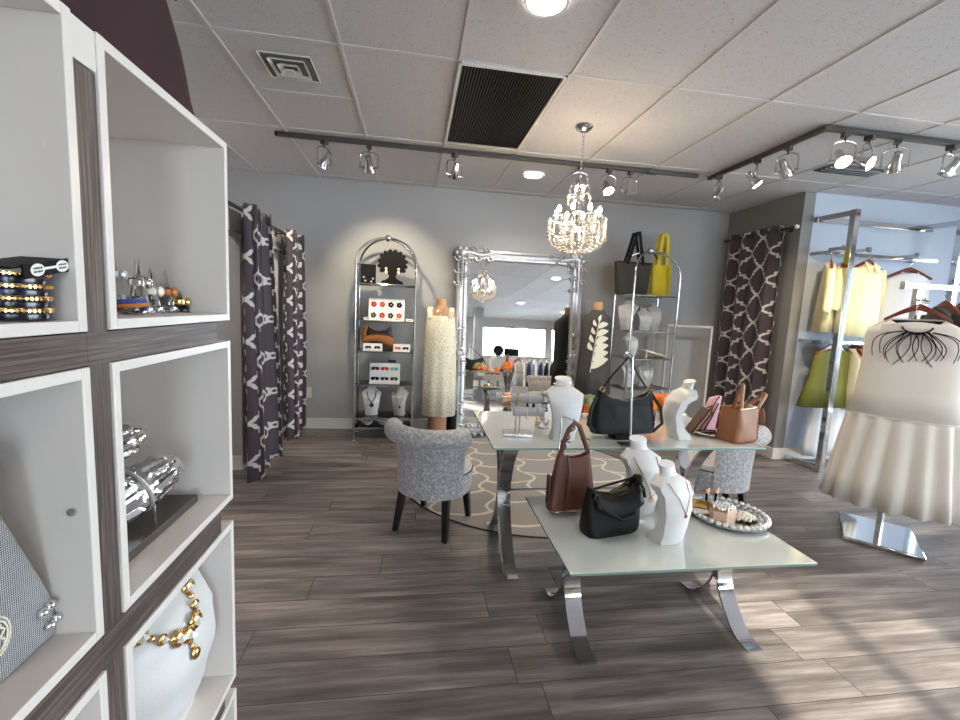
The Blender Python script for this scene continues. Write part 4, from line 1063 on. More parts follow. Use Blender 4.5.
def scarf(loc, label, mats, r, seed, h=1.0):
    t = thing('silk_scarf', label, 'scarf', loc); rr = random.Random(seed)
    for q, m_ in enumerate(mats):
        b_ = MB(); ph = rr.random() * 6
        for k in range(6):
            a = ph + k * 1.05; l_ = r * (.7 + .5 * rr.random())
            P = [(l_ * u * math.cos(a + u), l_ * .7 * u * math.sin(a + u), .012 + h * r * (.3 + .9 * math.sin(PI * (u * .85 + .1))) * (.6 + .4 * rr.random() * 0 + .4 * (q % 2))) for u in [i / 8 for i in range(9)]]
            b_.tube(P, [.4 * r * (1 - .6 * abs(u - .5)) * .5 + .003 for u in [i / 8 for i in range(9)]], 7, sx=.45)
        obj('fold', b_, M[m_], t)
scarf((1.165, 2.66, UZ + .001), 'coral red and sage silk scarf bunched left of the large black handbag', ('coral', 'greenleaf', 'orange'), .11, 3, .8)
scarf((1.62, 2.66, UZ + .001), 'bright orange silk scarf bunched right of the large black handbag', ('orange', 'orange', 'amber'), .085, 5, 1.3)

# ------------------------------------------------------------------ mirror
MT = .08
t = thing('standing_mirror', 'tall ornate silver framed mirror leaning on the back wall', 'mirror', (1.175, 4.815, .003), .022)
LT = Matrix.Rotation(-MT, 4, 'X')
MW, MH, FW = 1.46, 2.06, .125
def frame_loft():
    prof = [(0, 0), (0, -.03), (.012, -.045), (.03, -.05), (.045, -.036), (.075, -.034), (.09, -.045), (.105, -.042), (.118, -.024), (.125, -.010), (.125, 0)]
    rings = []
    for sx_, sz_ in ((-1, 0), (1, 0), (1, 1), (-1, 1)):
        r = []
        for o_, y_ in prof:
            x_ = sx_ * (MW / 2 - o_); z_ = o_ if sz_ == 0 else MH - o_
            r.append(LT @ Vector((x_, y_, z_)))
        rings.append(r)
    return MB().loft(rings, loop=True)
obj('frame', frame_loft(), M['silver'], t, angle=25)
gl = MB().add([LT @ Vector(v) for v in ((-MW / 2 + .12, -.012, .12), (MW / 2 - .12, -.012, .12), (MW / 2 - .12, -.012, MH - .12), (-MW / 2 + .12, -.012, MH - .12))], [(0, 1, 2, 3)])
plabel(obj('mirror_glass', gl, M['mirror'], t, smooth=False), 'clear reflecting glass')
obj('back_board', MB().box((0, .0, MH / 2), (MW - .06, .012, MH - .06), 0, LT), M['darkbrown'], t)
bd = MB()
for i in range(60):
    zz = .14 + i * (MH - .28) / 59
    for sg in (-1, 1): bd.ball(LT @ Vector((sg * (MW / 2 - .128), -.02, zz)), .008, 6, 4)
for i in range(44):
    xx = -MW / 2 + .14 + i * (MW - .28) / 43
    for zz in (.128, MH - .128): bd.ball(LT @ Vector((xx, -.02, zz)), .008, 6, 4)
obj('bead_moulding', bd, M['silver'], t)['kind'] = 'stuff'
def acanthus(x, z, dirs, s):
    b_ = MB(); rr = random.Random(int(x * 100 + z * 37))
    for dx, dz in dirs:
        for k in range(5):
            u = .15 + k * .20; side = (1 if k % 2 else -1) * .03 * s
            cxx, czz = x + dx * u * .26 * s - dz * side, z + dz * u * .26 * s + dx * side
            P = []
            for q in range(13):
                a = q / 12 * 4.6 + (0 if k % 2 else PI); r_ = (.036 - .0022 * q) * s
                P.append(LT @ Vector((cxx + r_ * math.cos(a), -.05 - .012 * math.sin(q * .4), czz + r_ * math.sin(a))))
            b_.tube(P, [.010 * s * (1 - .05 * q) for q in range(13)], 6)
            b_.ball(LT @ Vector((cxx, -.058, czz)), .013 * s, 8, 5)
        b_.tube([LT @ Vector((x + dx * u * .30 * s, -.055, z + dz * u * .30 * s + .012 * math.sin(u * 9))) for u in [q / 10 for q in range(11)]], [.016 * s * (1 - .07 * q) for q in range(11)], 6)
    b_.ball(LT @ Vector((x, -.052, z)), .035 * s, 12, 8, (1, .6, 1))
    for q in range(6): b_.ball(LT @ Vector((x + .045 * s * math.cos(q * 1.047), -.05, z + .045 * s * math.sin(q * 1.047))), .02 * s, 8, 5, (1, .6, 1))
    return b_
o1, o2 = MW / 2 - .055, .055
for x_, z_, dd in ((-o1, MH - o2, ((1, 0), (0, -1))), (o1, MH - o2, ((-1, 0), (0, -1))), (-o1, o2, ((1, 0), (0, 1))), (o1, o2, ((-1, 0), (0, 1)))):
    obj('corner_ornament', acanthus(x_, z_, dd, 1.3), M['silver'], t)
for sg in (-1, 1): obj('side_ornament', acanthus(sg * (MW / 2 - .05), MH * .44, ((0, 1), (0, -1)), 1.2), M['silver'], t)
for xx in (-.32, 0, .32): obj('base_ornament', acanthus(xx, .06, ((1, 0), (-1, 0)), .8), M['silver'], t)

# ------------------------------------------------------------------ etageres
def etagere(loc, rz, w, d, h, zs, label):
    """front at local -d/2"""
    t = thing('arched_etagere', label, 'display rack', loc, rz); R_ = w / 2
    for sx_ in (-1, 1):
        for sy_ in (-1, 1):
            P = [(sx_ * R_, sy_ * d / 2, .014), (sx_ * R_, sy_ * d / 2, (h - R_) * .5)]
            P += [(sx_ * R_ * math.cos(q * PI / 28), sy_ * d / 2 * math.cos(q * PI / 28), h - R_ + (R_ - .02) * math.sin(q * PI / 28)) for q in range(15)]
            obj('post', MB().tube(P, .012, 8), M['satin'], t)
    obj('finial', MB().lathe([(.012, -.03), (.03, -.012), (.036, .01), (.03, .03), (.012, .04), (0, .042)], (0, 0, h - .02), 18), M['chrome'], t)
    for k, z in enumerate(zs):
        fr_ = MB()
        for y_ in (-d / 2, d / 2): fr_.cyl((-R_, y_, z), (R_, y_, z), .008, seg=8)
        for x_ in (-R_, R_): fr_.cyl((x_, -d / 2, z), (x_, d / 2, z), .008, seg=8)
        so = obj('shelf_frame', fr_, M['chrome'], t)
        obj('shelf_glass', MB().span((-R_ + .008, -d / 2 + .006, z + .001), (R_ - .008, d / 2 - .006, z + .008)), M['glass'], so, smooth=False)
    for x_ in (-R_, R_):
        br = MB().cyl((x_, -d / 2, .10), (x_, d / 2, .24), .005, seg=6).cyl((x_, -d / 2, .24), (x_, d / 2, .10), .005, seg=6)
        obj('side_brace', br, M['chrome'], t)
        for y_ in (-d / 2, d / 2): obj('foot', MB().lathe([(.014, 0), (.018, .003), (.014, .014), (0, .014)], (x_, y_, 0), 12), M['chrome'], t)
    return t
LX, LY = -.29, 4.70
ZL = [.13, .235, .578, .925, 1.235, 1.602]
etagere((LX, LY, 0), 0, .585, .30, 2.09, ZL, 'chrome arched display rack with sunglasses cards and earrings, left of the mirror')
def onL(k): return ZL[k] + .0085
# silhouette
t = thing('earring_silhouette', 'black cut-out head silhouette with afro hair showing drop earrings', 'earring display', (-.235, 4.63, onL(5)))
pl = []
hair = [(-.058, .115), (-.085, .12), (-.125, .15), (-.150, .20), (-.148, .255), (-.125, .31), (-.085, .345), (-.03, .362), (.03, .362), (.09, .345), (.128, .31), (.152, .255), (.152, .20), (.132, .155), (.09, .12), (.058, .115)]
neck = [(.04, .10), (.04, .075), (.075, .05), (.12, .035), (.128, .0), (-.128, .0), (-.12, .035), (-.075, .05), (-.04, .075), (-.04, .10)]
obj('board', MB().prism([(a * .88, b_ * .92) for a, b_ in hair + neck], -.005, .005), M['black'], t, smooth=False)
cr = MB()
for x_, z_ in hair[2:-2]: cr.ball((x_ * .86, 0, z_ * .91), .021, 10, 6, (1, .25, 1))
obj('curl', cr, M['black'], t)['kind'] = 'stuff'
t2 = thing('earrings', 'pair of white drop earrings hanging on the black head silhouette', 'earrings', (-.235, 4.622, onL(5)))
for sg in (-1, 1):
    o = obj('earring', MB().ball((sg * .062, -.005, .155), .014, 10, 6, (1, .5, 1)).ball((sg * .062, -.005, .120), .017, 10, 6, (1, .5, 1.2)).cyl((sg * .062, -.002, .15), (sg * .062, -.002, .14), .002, seg=5), M['pearl'], t2)
t = thing('earring_card', 'small black earring card with pearl studs left of the black silhouette', 'earring display', (-.475, 4.66, onL(5)), .2)
obj('card', MB().box((0, 0, .095), (.15, .008, .19)), M['black'], t, bevel=.001); obj('card_top', MB().box((-.03, -.002, .185), (.21, .012, .012)), M['black'], t)
for x_, z_ in ((-.045, .06), (.045, .05), (-.03, .025), (.03, .02)): obj('pearl_stud', MB().ball((x_, -.009, z_), .0095, 10, 6), M['pearl'], t)
def card(loc, w, h, cols, rows, mats, label, tilt=.18, shades=True):
    t = thing('accessory_card', label, 'accessory display', loc); Rm = Matrix.Rotation(-tilt, 4, 'X')
    obj('board', MB().box((0, 0, h / 2), (w, .006, h), 0, Rm), M['paper'], t, smooth=False)
    obj('tray_lip', MB().box((0, -.03, .006), (w, .05, .012)), M['paper'], t, smooth=False); k = 0
    for j in range(rows):
        for i in range(cols):
            x_ = (i - (cols - 1) / 2) * w / cols * .95; z_ = h * (1 - (j + .55) / rows); m_ = mats[k % len(mats)]; k += 1
            it = MB(); s_ = min(w / cols, h / rows) * .36
            if shades:
                for sg in (-1, 1): it.ball(Rm @ Vector((x_ + sg * s_ * .58, -.012, z_)), s_ * .56, 10, 6, (1, .3, .85))
                it.tube([Rm @ Vector((x_ - s_ * .9, -.012, z_ + s_ * .3)), Rm @ Vector((x_, -.014, z_ + s_ * .38)), Rm @ Vector((x_ + s_ * .9, -.012, z_ + s_ * .3))], s_ * .12, 6)
            else:
                for q in range(5): it.ball(Rm @ Vector((x_ + s_ * .55 * math.cos(q * 1.257), -.01, z_ + s_ * .55 * math.sin(q * 1.257))), s_ * .42, 8, 5, (1, .4, 1))
            obj('sunglasses' if shades else 'hair_clip', it, M[m_], t)
    return t
card((-.285, 4.64, onL(4)), .36, .225, 4, 2, ['red', 'coral', 'black', 'black', 'gunmetal', 'red', 'olive', 'coral'], 'white card stand of red and black flower clips, second shelf of left rack', shades=False)
for i, x_ in enumerate((-.47, -.33, -.17, -.05)):
    t = thing('price_card', ('leftmost', 'second', 'third', 'rightmost')[i] + ' of four small white price cards below the flower clips, left rack', 'card', (x_, 4.578, onL(4)), 0)
    obj('card', MB().box((0, 0, .014), (.07, .003, .028), 0, Matrix.Rotation(-.5, 4, 'X')), M['paper'], t, smooth=False)
    obj('print', MB().box((0, -.0022, .016), (.045, .0006, .008), 0, Matrix.Rotation(-.5, 4, 'X')), M['darkgrey'], t, smooth=False)
# brown suede bag, clip trays
t = thing('suede_bag', 'brown suede slouch bag with a tan flap on the third shelf of the left rack', 'handbag', (-.36, 4.72, onL(3)))
obj('body', bag_body(.30, .24, .12, .06, .25, .25, bulge=.08), M['darkbrown'], t, angle=60)
fl = MB().grid(lambda u, v: (lerp(-.16, .17, u), -.075 - .015 * math.sin(v * 3), .10 + .085 * math.sin(PI * min(1, u * .85 + .1)) * .8 - .055 * v - .06 * u * v), 14, 5)
obj('flap', fl, M['brownfur'], t, solid=.02)
obj('handle_tab', MB().tube([(-.14, -.06, .09), (-.15, -.05, .17), (-.13, -.02, .25)], [.03, .026, .02], 8, sx=.5), M['brownfur'], t)
card((-.41, 4.585, onL(3)), .19, .075, 2, 1, ['black', 'black'], 'white card of two black sunglasses, left front of the third shelf', .1)
card((-.12, 4.585, onL(3)), .17, .075, 2, 1, ['coral', 'black'], 'white card of red and black sunglasses at the right front of the third shelf', .1)
card((-.29, 4.66, onL(2)), .31, .21, 3, 2, ['darkgrey', 'red', 'teal', 'black', 'navy', 'darkgrey'], 'tiered white card of six bright sunglasses on the fourth shelf of the left rack')
t = thing('sign_holder', 'small clear sign holder standing above the six sunglasses', 'sign', (-.22, 4.73, onL(2)))
obj('pane', MB().box((0, 0, .125), (.09, .004, .25)), M['glass'], t, smooth=False); obj('header_card', MB().box((0, -.004, .225), (.08, .002, .03)), M['darkgrey'], t); obj('foot', MB().box((0, -.0, .004), (.09, .05, .008)), M['acrylic'], t)
bt = bust((-.42, 4.68, onL(1)), RA(6), .31, .13, .20, 'white necklace bust with a brown bead necklace, low on the left rack')
chain(bt, .31, .13, .20, [(-.05, .80), (-.035, .62), (.0, .45), (.035, .62), (.045, .8)], .0045, 'darkbrown', (.0, .38, .022, 'dark brown bead necklace with a round pendant on the low left rack', 'disc', 'darkbrown'))
bt = bust((-.13, 4.68, onL(1)), RA(-10), .31, .11, .18, 'white necklace bust with a thin dark chain, low right on the left rack')
chain(bt, .31, .11, .18, [(-.045, .80), (-.02, .6), (.015, .36), (.035, .6), (.04, .8)], .0022, 'gunmetal', (.015, .32, .012, 'thin dark chain with a drop pendant on the low right of the left rack', 'ball', 'gunmetal'))
for i in range(3):
    t = thing('glass_dish', ('left', 'middle', 'right')[i] + ' of three small silver dishes on the bottom shelf of the left rack', 'dish', (-.46 + i * .16, 4.66, ZL[0] + .0085))
    obj('bowl', MB().lathe([(.02, 0), (.05, .02), (.062, .05), (.058, .05), (.045, .02), (0, .008)], seg=20), M['silver'], t); obj('foot', MB().lathe([(.024, 0), (.024, .004), (.01, .006), (0, .006)], seg=16), M['chrome'], t)

# ------------------------------------------------------------------ dress forms
def ring_pts(cx_, cy_, hw, d, z, n=48, fa=0, fk=0, ph=0, drop=0, scoop=0):
    out = []
    for k in range(n):
        a = 2 * PI * k / n; f = 1 + fa * math.sin(fk * a + ph)
        x = hw * math.cos(a) * (1 + .3 * fa * math.sin(fk * a + ph)); y = d * math.sin(a) * f
        zz = z - drop * abs(math.cos(a)) ** 1.6 - scoop * max(0, -math.sin(a)) ** 1.3
        out.append((cx_ + x, cy_ + y, zz))
    return out
def garment(levels, n=48):
    return MB().loft([ring_pts(0, L_.get('cy', 0), L_['hw'], L_['d'], L_['z'], n, L_.get('fa', 0), L_.get('fk', 0), L_.get('ph', 0), L_.get('drop', 0), L_.get('scoop', 0)) for L_ in levels], False, False)
def L_(z, hw, d, **k): return dict(z=z, hw=hw, d=d, **k)
t = thing('dress_form', 'tan dress form standing on a brown plinth beside the mirror, under the cream dress', 'mannequin', (.275, 4.66, 0), RA(-8))
obj('plinth', MB().lathe([(.10, 0), (.10, .30), (0, .30)], seg=28), M['plinth'], t)
bd_ = MB().loft([ring_pts(0, 0, hw, d, z, 32, drop=dr) for z, hw, d, dr in ((.55, .125, .085, 0), (.80, .155, .10, 0), (.98, .12, .085, 0), (1.20, .155, .10, 0), (1.32, .155, .08, 0), (1.385, .14, .06, .035), (1.405, .065, .05, .01), (1.43, .047, .045, 0))])
obj('torso', bd_, M['skin'], t, angle=70)
obj('neck_cap', MB().lathe([(.047, 1.425), (.05, 1.44), (.043, 1.49), (0, 1.492)], seg=20), M['lightwood'], t)
obj('pole', MB().cyl((0, 0, .30), (0, 0, .56), .016, seg=10), M['steel'], t)
d1 = thing('dress', 'cream lace sleeveless midi dress on the tan dress form', 'dress', (.275, 4.66, 0), RA(-8))
obj('body', garment([L_(1.315, .13, .092), L_(1.30, .150, .102), L_(1.10, .162, .115), L_(.85, .175, .12, fa=.03, fk=9), L_(.55, .182, .125, fa=.05, fk=9), L_(.262, .188, .13, fa=.06, fk=9)]), M['lace'], d1, solid=.003, angle=80)
for sg in (-1, 1):
    obj('shoulder_strap', MB().tube([(sg * .105, -.088, 1.295), (sg * .112, -.078, 1.36), (sg * .112, -.02, 1.400), (sg * .11, .055, 1.37), (sg * .11, .085, 1.29)], .027, 8, sx=.25), M['lace'], d1)
n_ = thing('necklace', 'thin silver chain necklace around the neck of the cream dress form', 'necklace', (.275, 4.66, 0), RA(-8))
obj('chain', MB().tube([(-.055, -.03, 1.425), (-.04, -.085, 1.38), (0, -.103, 1.335), (.04, -.085, 1.38), (.055, -.03, 1.425)], .0025, 6), M['chrome'], n_); obj('pendant', MB().ball((0, -.105, 1.325), .008, 8, 6), M['pearl'], n_)
t = thing('waste_bin', 'small black bin on the floor between the brown plinth and the mirror', 'bin', (.43, 4.72, 0))
obj('shell', MB().lathe([(.055, 0), (.062, .01), (.068, .27), (.062, .285), (.05, .28), (.048, .02), (0, .015)], seg=24, sx=.9), M['black'], t); obj('rim', MB().tube([(.0605 * math.cos(2 * PI * q / 24), .067 * math.sin(2 * PI * q / 24), .28) for q in range(24)], .004, 6, True), M['darkgrey'], t)

t = thing('dress_form', 'dress form with light wooden neck cap under the black leaf dress', 'mannequin', (1.93, 4.5, 0), RA(6))
obj('base', MB().lathe([(.16, 0), (.16, .012), (.03, .03), (0, .03)], seg=28), M['steel'], t); obj('pole', MB().cyl((0, 0, .02), (0, 0, .62), .016, seg=10), M['steel'], t)
bd_ = MB().loft([ring_pts(0, 0, hw, d, z, 32, drop=dr) for z, hw, d, dr in ((.6, .125, .085, 0), (.86, .155, .10, 0), (1.02, .12, .085, 0), (1.22, .15, .095, 0), (1.34, .165, .078, 0), (1.405, .15, .06, .035), (1.425, .065, .05, .01), (1.45, .045, .045, 0))])
obj('torso', bd_, M['skin'], t, angle=70)
obj('neck_cap', MB().lathe([(.045, 1.44), (.052, 1.45), (.05, 1.50), (.044, 1.54), (0, 1.542)], seg=20), M['lightwood'], t)
d1 = thing('dress', 'black sleeveless dress with a cream leaf print on the dress form right of the mirror', 'dress', (1.93, 4.5, 0), RA(6))
LV = [L_(1.452, .062, .058), L_(1.435, .085, .062, drop=.01), L_(1.415, .165, .078, drop=.05), L_(1.34, .178, .095), L_(1.20, .172, .108), L_(1.0, .175, .115, fa=.02, fk=8), L_(.80, .185, .125, fa=.04, fk=8), L_(.56, .205, .14, fa=.06, fk=8)]
obj('body', garment(LV), pm('charcoal jersey', sr(70, 68, 66), .8, ns=14, var=.1, bs=.2, bscale=40), d1, solid=.003, angle=80)
lf = MB()
def leaf(x, z, dx, dz, s):
    L2 = math.hypot(dx, dz); ux, uz = dx / L2, dz / L2; pts = []
    for q in range(11):
        u = q / 10; wv = s * .25 * math.sin(PI * u) ** .8 * (1 - .3 * u); bow = .12 * s * math.sin(PI * u)
        pts.append((x + ux * u * s - uz * (wv + bow), z + uz * u * s + ux * (wv + bow)))
    for q in range(9, 0, -1):
        u = q / 10; wv = s * .25 * math.sin(PI * u) ** .8 * (1 - .3 * u); bow = .12 * s * math.sin(PI * u)
        pts.append((x + ux * u * s - uz * (-wv + bow), z + uz * u * s + ux * (-wv + bow)))
    n = len(pts)
    def yy(px_): return -.128 * math.sqrt(max(.05, 1 - (px_ / .21) ** 2)) - .004
    vs = [(a, yy(a), b_) for a, b_ in pts] + [(a, yy(a) - .002, b_) for a, b_ in pts]
    lf.add(vs, [tuple(range(n, 2 * n))] + [(i, (i + 1) % n, n + (i + 1) % n, n + i) for i in range(n)])
for k in range(6):
    z_ = .84 + k * .085; x_ = -.11 + .008 * k
    leaf(x_ + .01, z_, .75, .40 - .02 * k, .225 - .018 * k)
    if k > 1: leaf(x_ - .0, z_ + .02, -.30, .65, .115 - .008 * k)
leaf(-.045, 1.33, .25, 1, .08)
lf.tube([(-.10 + .008 * k * 1.0, -.115, .80 + k * .072) for k in range(9)], .006, 6, sx=.4)
plabel(obj('leaf_print', lf, M['cream'], d1), 'cream leaf branch print')

# ------------------------------------------------------------------ right etagere and contents
RX, RY, RR = 2.49, 4.54, RA(11)
ZR = [.25, .625, .955, 1.25, 1.63]
etagere((RX, RY, 0), RR, .585, .31, 2.125, ZR, 'chrome arched display rack with white busts and bags on top, right of the mirror')
def inR(x, y): return (RX + x * math.cos(RR) - y * math.sin(RR), RY + x * math.sin(RR) + y * math.cos(RR))
def onR(k): return ZR[k] + .0085
p_ = inR(-.155, .07)
t = thing('tote_bag', 'black-brown canvas tote bag with tall handles on top of the right arched rack', 'tote bag', (*p_, onR(4)), RA(5))
obj('body', bag_body(.36, .43, .10, .07, .345, 0, bulge=.01, ex=5), M['olive'], t, angle=50)
for y_ in (-.036, .036): obj('handle', MB().tube([(-.09, y_, .32), (-.045, y_, .48), (-.002, y_, .655), (.022, y_, .665), (.055, y_, .52), (.10, y_, .32)], .019, 8, sx=.35), M['black'], t)
obj('top_band', MB().tube([(-.21, -.034, .343), (0, -.04, .343), (.21, -.034, .343)], .007, 6), M['black'], t)
p_ = inR(.215, .06)
t = thing('tote_bag', 'bright yellow tote bag with tall handles on top of the right arched rack', 'tote bag', (*p_, onR(4)), RA(12))
obj('body', bag_body(.225, .265, .10, .06, .34, 0, bulge=.01, ex=5), M['yellow'], t, angle=50)
for y_ in (-.03, .03): obj('handle', MB().tube([(-.07, y_, .32), (-.055, y_, .48), (-.035, y_, .66), (.0, y_, .675), (.035, y_, .65), (.06, y_, .32)], .023, 8, sx=.3), M['yellow'], t)
obj('side_seam', MB().tube([(.045, -.052, .33), (.055, -.055, .2), (.075, -.053, .02)], .003, 6), pm('ochre piping', sr(190, 160, 20), .6), t)
def rb(x, y, k, h, wb, wt, rz, label): 
    q = inR(x, y); return bust((*q, onR(k)), rz, h, wb, wt, label)
rb(-.20, .04, 3, .33, .12, .21, RA(-40), 'tall white bust turned aside at the left of the upper shelf, right rack')
rb(.03, .04, 3, .25, .13, .19, RA(5), 'short white bust in the middle of the upper shelf, right rack')
rb(.17, .06, 3, .32, .12, .16, RA(0), 'narrow white bust at the right of the upper shelf, right rack')
b1 = rb(-.17, -.03, 2, .27, .10, .15, RA(12), 'slim white bust beside the open tray, middle of the right rack')
q = inR(.12, -.01)
t = thing('jewellery_tray', 'open cream jewellery tray tilted on the middle shelf of the right rack', 'tray', (*q, onR(2)), RR)
Tm = Matrix.Rotation(.22, 4, 'Y')
obj('tray', MB().box((0, 0, .045), (.30, .16, .014), 0, Tm), M['cream'], t, bevel=.003); obj('insert', MB().box((0, 0, .055), (.26, .12, .006), 0, Tm), M['paper'], t); obj('prop', MB().box((-.10, 0, .03), (.02, .1, .06)), M['cream'], t)
for k in range(5): obj('bar', MB().cyl(Tm @ Vector((-.10 + k * .05, -.055, .06)), Tm @ Vector((-.10 + k * .05, .055, .06)), .006, seg=8), M['pearl'], t)
b2 = rb(-.16, 0, 1, .29, .11, .17, RA(6), 'white bust with a thin ring necklace on the lower shelf of the right rack')
chain(b2, .29, .11, .17, [(-.04, .80), (-.03, .66), (0, .56), (.03, .66), (.04, .8)], .003, 'gunmetal', (0, .55, .008, 'short dark chain on the lower shelf bust of the right rack', 'ball', 'gunmetal'))
b3 = rb(.10, .03, 1, .27, .13, .18, RA(-4), 'white bust draped with pearl strands on the lower shelf of the right rack')
chain(b3, .27, .13, .18, [(-.05, .80), (-.04, .5), (0, .3), (.04, .5), (.05, .8)], .005, 'pearl', (0, .29, .01, 'long strands of pearls on the lower shelf bust of the right rack', 'ball', 'pearl'))
t = thing('garment_rail', 'white tubular garment rail standing empty beside the right curtain', 'clothes rail', (3.17, 4.72, 0), RA(2))
obj('top_bar', MB().cyl((-.30, 0, 1.32), (.29, 0, 1.32), .016, seg=12), M['trim'], t)
for x_ in (-.29, .28):
    obj('post', MB().cyl((x_, 0, .02), (x_, 0, 1.32), .016, seg=12), M['trim'], t)
    obj('foot_bar', MB().cyl((x_, -.18, .018), (x_, .18, .018), .014, seg=10), M['trim'], t)
    for y_ in (-.17, .17): obj('foot', MB().lathe([(.018, 0), (.018, .008), (0, .008)], (x_, y_, 0), 10), M['black'], t)

# ------------------------------------------------------------------ niche clothes rack on the right
t = thing('niche_clothes_rack', 'square chrome tube clothes rack fixed along the right niche wall', 'clothes rack', (3.885, 3.58, 0))
def sq(p, q, w=.05): return MB().bar(p, q, w, w)
PX = [0.02, 1.20]; ZT = 2.46
for k, x_ in enumerate(PX):
    obj('post', sq((x_, 0, .0), (x_, 0, ZT), .055), M['chrome'], t, bevel=.003)
    obj('top_arm', sq((x_, .0275, ZT - .03), (x_ - .03, .367, ZT - .03)), M['chrome'], t, bevel=.003)
    obj('floor_arm', sq((x_, .0275, .03), (x_ - .03, .35, .03), .045), M['chrome'], t, bevel=.003)
obj('wall_bar', sq((-.04, .342, 2.425), (1.30, .342, 2.425)), M['chrome'], t, bevel=.003)
for z_ in (2.10, 1.245): obj('hanging_bar', sq((-.03, .235, z_), (1.28, .235, z_), .035), M['chrome'], t, bevel=.002)
for z_ in (2.10, 1.245):
    for x_ in (-.02, 1.13): obj('bar_bracket', sq((x_, .235, z_), (x_, .367, z_), .03), M['chrome'], t)
for x_, z_ in ((.03, 2.13), (.30, 2.13), (.83, 2.11)):
    obj('faceout_arm', sq((x_, .22, z_), (x_, .08, z_), .028), M['steel'], t); obj('arm_cap', MB().box((x_, .075, z_), (.045, .012, .045)), M['chrome'], t)

def hanger(loc, rz, label, w=.42, wood='hangerwood'):
    """hook centre at loc; shoulders .10 below"""
    t = thing('clothes_hanger', label, 'hanger', loc, rz, 'mahogany clothes hangers'); h_ = w / 2; n = 14
    rings = []
    for i in range(2 * n + 1):
        u = (i - n) / n; x = h_ * u; z = -.075 - .075 * abs(u) ** 1.25; hh = .042 * (1 - .62 * abs(u)); d = .011 + .006 * abs(u)
        z += .01 * (1 - abs(u))
        rings.append([(x, -d, z - hh / 2), (x, d, z - hh / 2), (x, d * .6, z + hh / 2), (x, -d * .6, z + hh / 2)])
    obj('arms', MB().loft(rings), M[wood], t, bevel=.003)
    hk = [(0, 0, -.065), (0, 0, -.02)] + [(.021 * math.sin(a), 0, .0 - .0 + .021 - .021 * math.cos(a) - .02 + .0) for a in []] + [(.020 * math.cos(a), 0, .0 + .020 * math.sin(a)) for a in [-PI / 2 + .0 + q * .36 for q in range(0, 12)]]
    obj('hook', MB().tube(hk, .0024, 6), M['steel'], t)
    return t
def top_garment(kind, loc, rz, mat, label, w=.24, length=.6, hemw=.30, collar=None, sleeves=0, cat='blouse', fold=.04, drop=.06):
    """loc = hook point of its hanger; neckline ~.10 below"""
    t = thing(kind, label, cat, loc, rz); z0 = -.085
    LV = [L_(z0, .07, .045, scoop=.03), L_(z0 - .015, .10, .05, drop=.012, scoop=.03), L_(z0 - .02, w * .93, .042, drop=drop), L_(z0 - .10, w, .05), L_(z0 - .25, lerp(w, hemw, .12), .06, fa=fold * .5, fk=9), L_(z0 - length * .65, lerp(w, hemw, (length * .65 - .25) / (length - .25)), .07, fa=fold, fk=9, ph=.5), L_(z0 - length, hemw, .08, fa=fold * 1.4, fk=9, ph=.8)]
    obj('body', garment(LV), M[mat], t, solid=.002, angle=80)
    if sleeves:
        for sg in (-1, 1):
            rings = []
            for i in range(9):
                u = i / 8; rings.append([(sg * (w * .90 + .05 * u + .05 * u * sleeves) + (.045 + .012 * math.sin(6 * u)) * math.cos(a), .036 * math.sin(a) * (1 + .1 * math.sin(4 * a + 5 * u)), z0 - .055 - sleeves * u) for a in [2 * PI * q / 16 for q in range(16)]])
            obj('sleeve', MB().loft(rings, True, False), M[mat], t, solid=.002, angle=80)
    if collar:
        for sg in (-1, 1):
            obj('collar', MB().add([(0, -.055, z0 - .03), (sg * .045, -.066, z0 - .11), (sg * .10, -.05, z0 - .03), (sg * .06, -.01, z0 + .02)], [(0, 1, 2, 3) if sg > 0 else (3, 2, 1, 0)]), M[mat], t, solid=.003, smooth=False)
        pk = MB()
        for i in range(5): pk.ball((0, -.06 - .004 * i, z0 - .14 - .09 * i), .006, 8, 5)
        obj('button_strip', pk, M['pearl'], t)
    return t
HY = 3.815
def hung(kind, x, z, rz, mat, label, hl, dy=-.10, **k):
    hanger((x, HY + dy, z), rz, hl); return top_garment(kind, (x, HY + dy, z), rz, mat, label, **k)
hung('blouse', 3.90, 2.085, RA(48), 'yellowcloth', 'pale yellow silk blouse turned sideways at the left end of the niche rack', 'mahogany hanger under the sideways yellow blouse', dy=-.06, w=.17, length=.66, hemw=.17, sleeves=.42)
hung('blouse', 4.05, 2.09, RA(36), 'yellowcloth', 'pale yellow silk blouse just behind the chrome post, second from the left', 'mahogany hanger second from the left on the upper niche bar', dy=-.07, w=.18, length=.66, hemw=.18, sleeves=.40)
hung('shirt', 4.28, 2.10, RA(8), 'yellowcloth', 'pale yellow collared shirt facing out right of the chrome post', 'mahogany hanger showing above the yellow collar', dy=-.09, w=.21, length=.70, hemw=.235, collar=True, sleeves=.40)
hung('blouse', 4.72, 2.05, RA(-12), 'whitecloth', 'white sleeveless blouse facing out beside the yellow collared shirt', 'mahogany hanger in the neck of the white sleeveless blouse', dy=-.12, w=.20, length=.62, hemw=.25)
hung('top', 4.04, 1.28, RA(4), 'greencloth', 'olive green sleeveless A-line top on the lower niche bar behind the post', 'mahogany hanger holding the olive green top', dy=-.08, w=.215, length=.58, hemw=.345, drop=.03)
for i in range(4):
    x_ = 4.30 + i * .055
    hanger((x_, HY - .05, 1.28), RA(66 + 3 * i), 'mahogany hanger end-on right of the olive top, %s of four' % ('nearest', 'second', 'third', 'farthest')[i])
    top_garment('shirt', (x_, HY - .05, 1.28), RA(66 + 3 * i), 'whitecloth' if i % 2 else 'cream', ('first', 'second', 'third', 'fourth')[i] + ' of four pale shirts seen end-on right of the olive top, lower niche bar', w=.165, length=.60, hemw=.17)
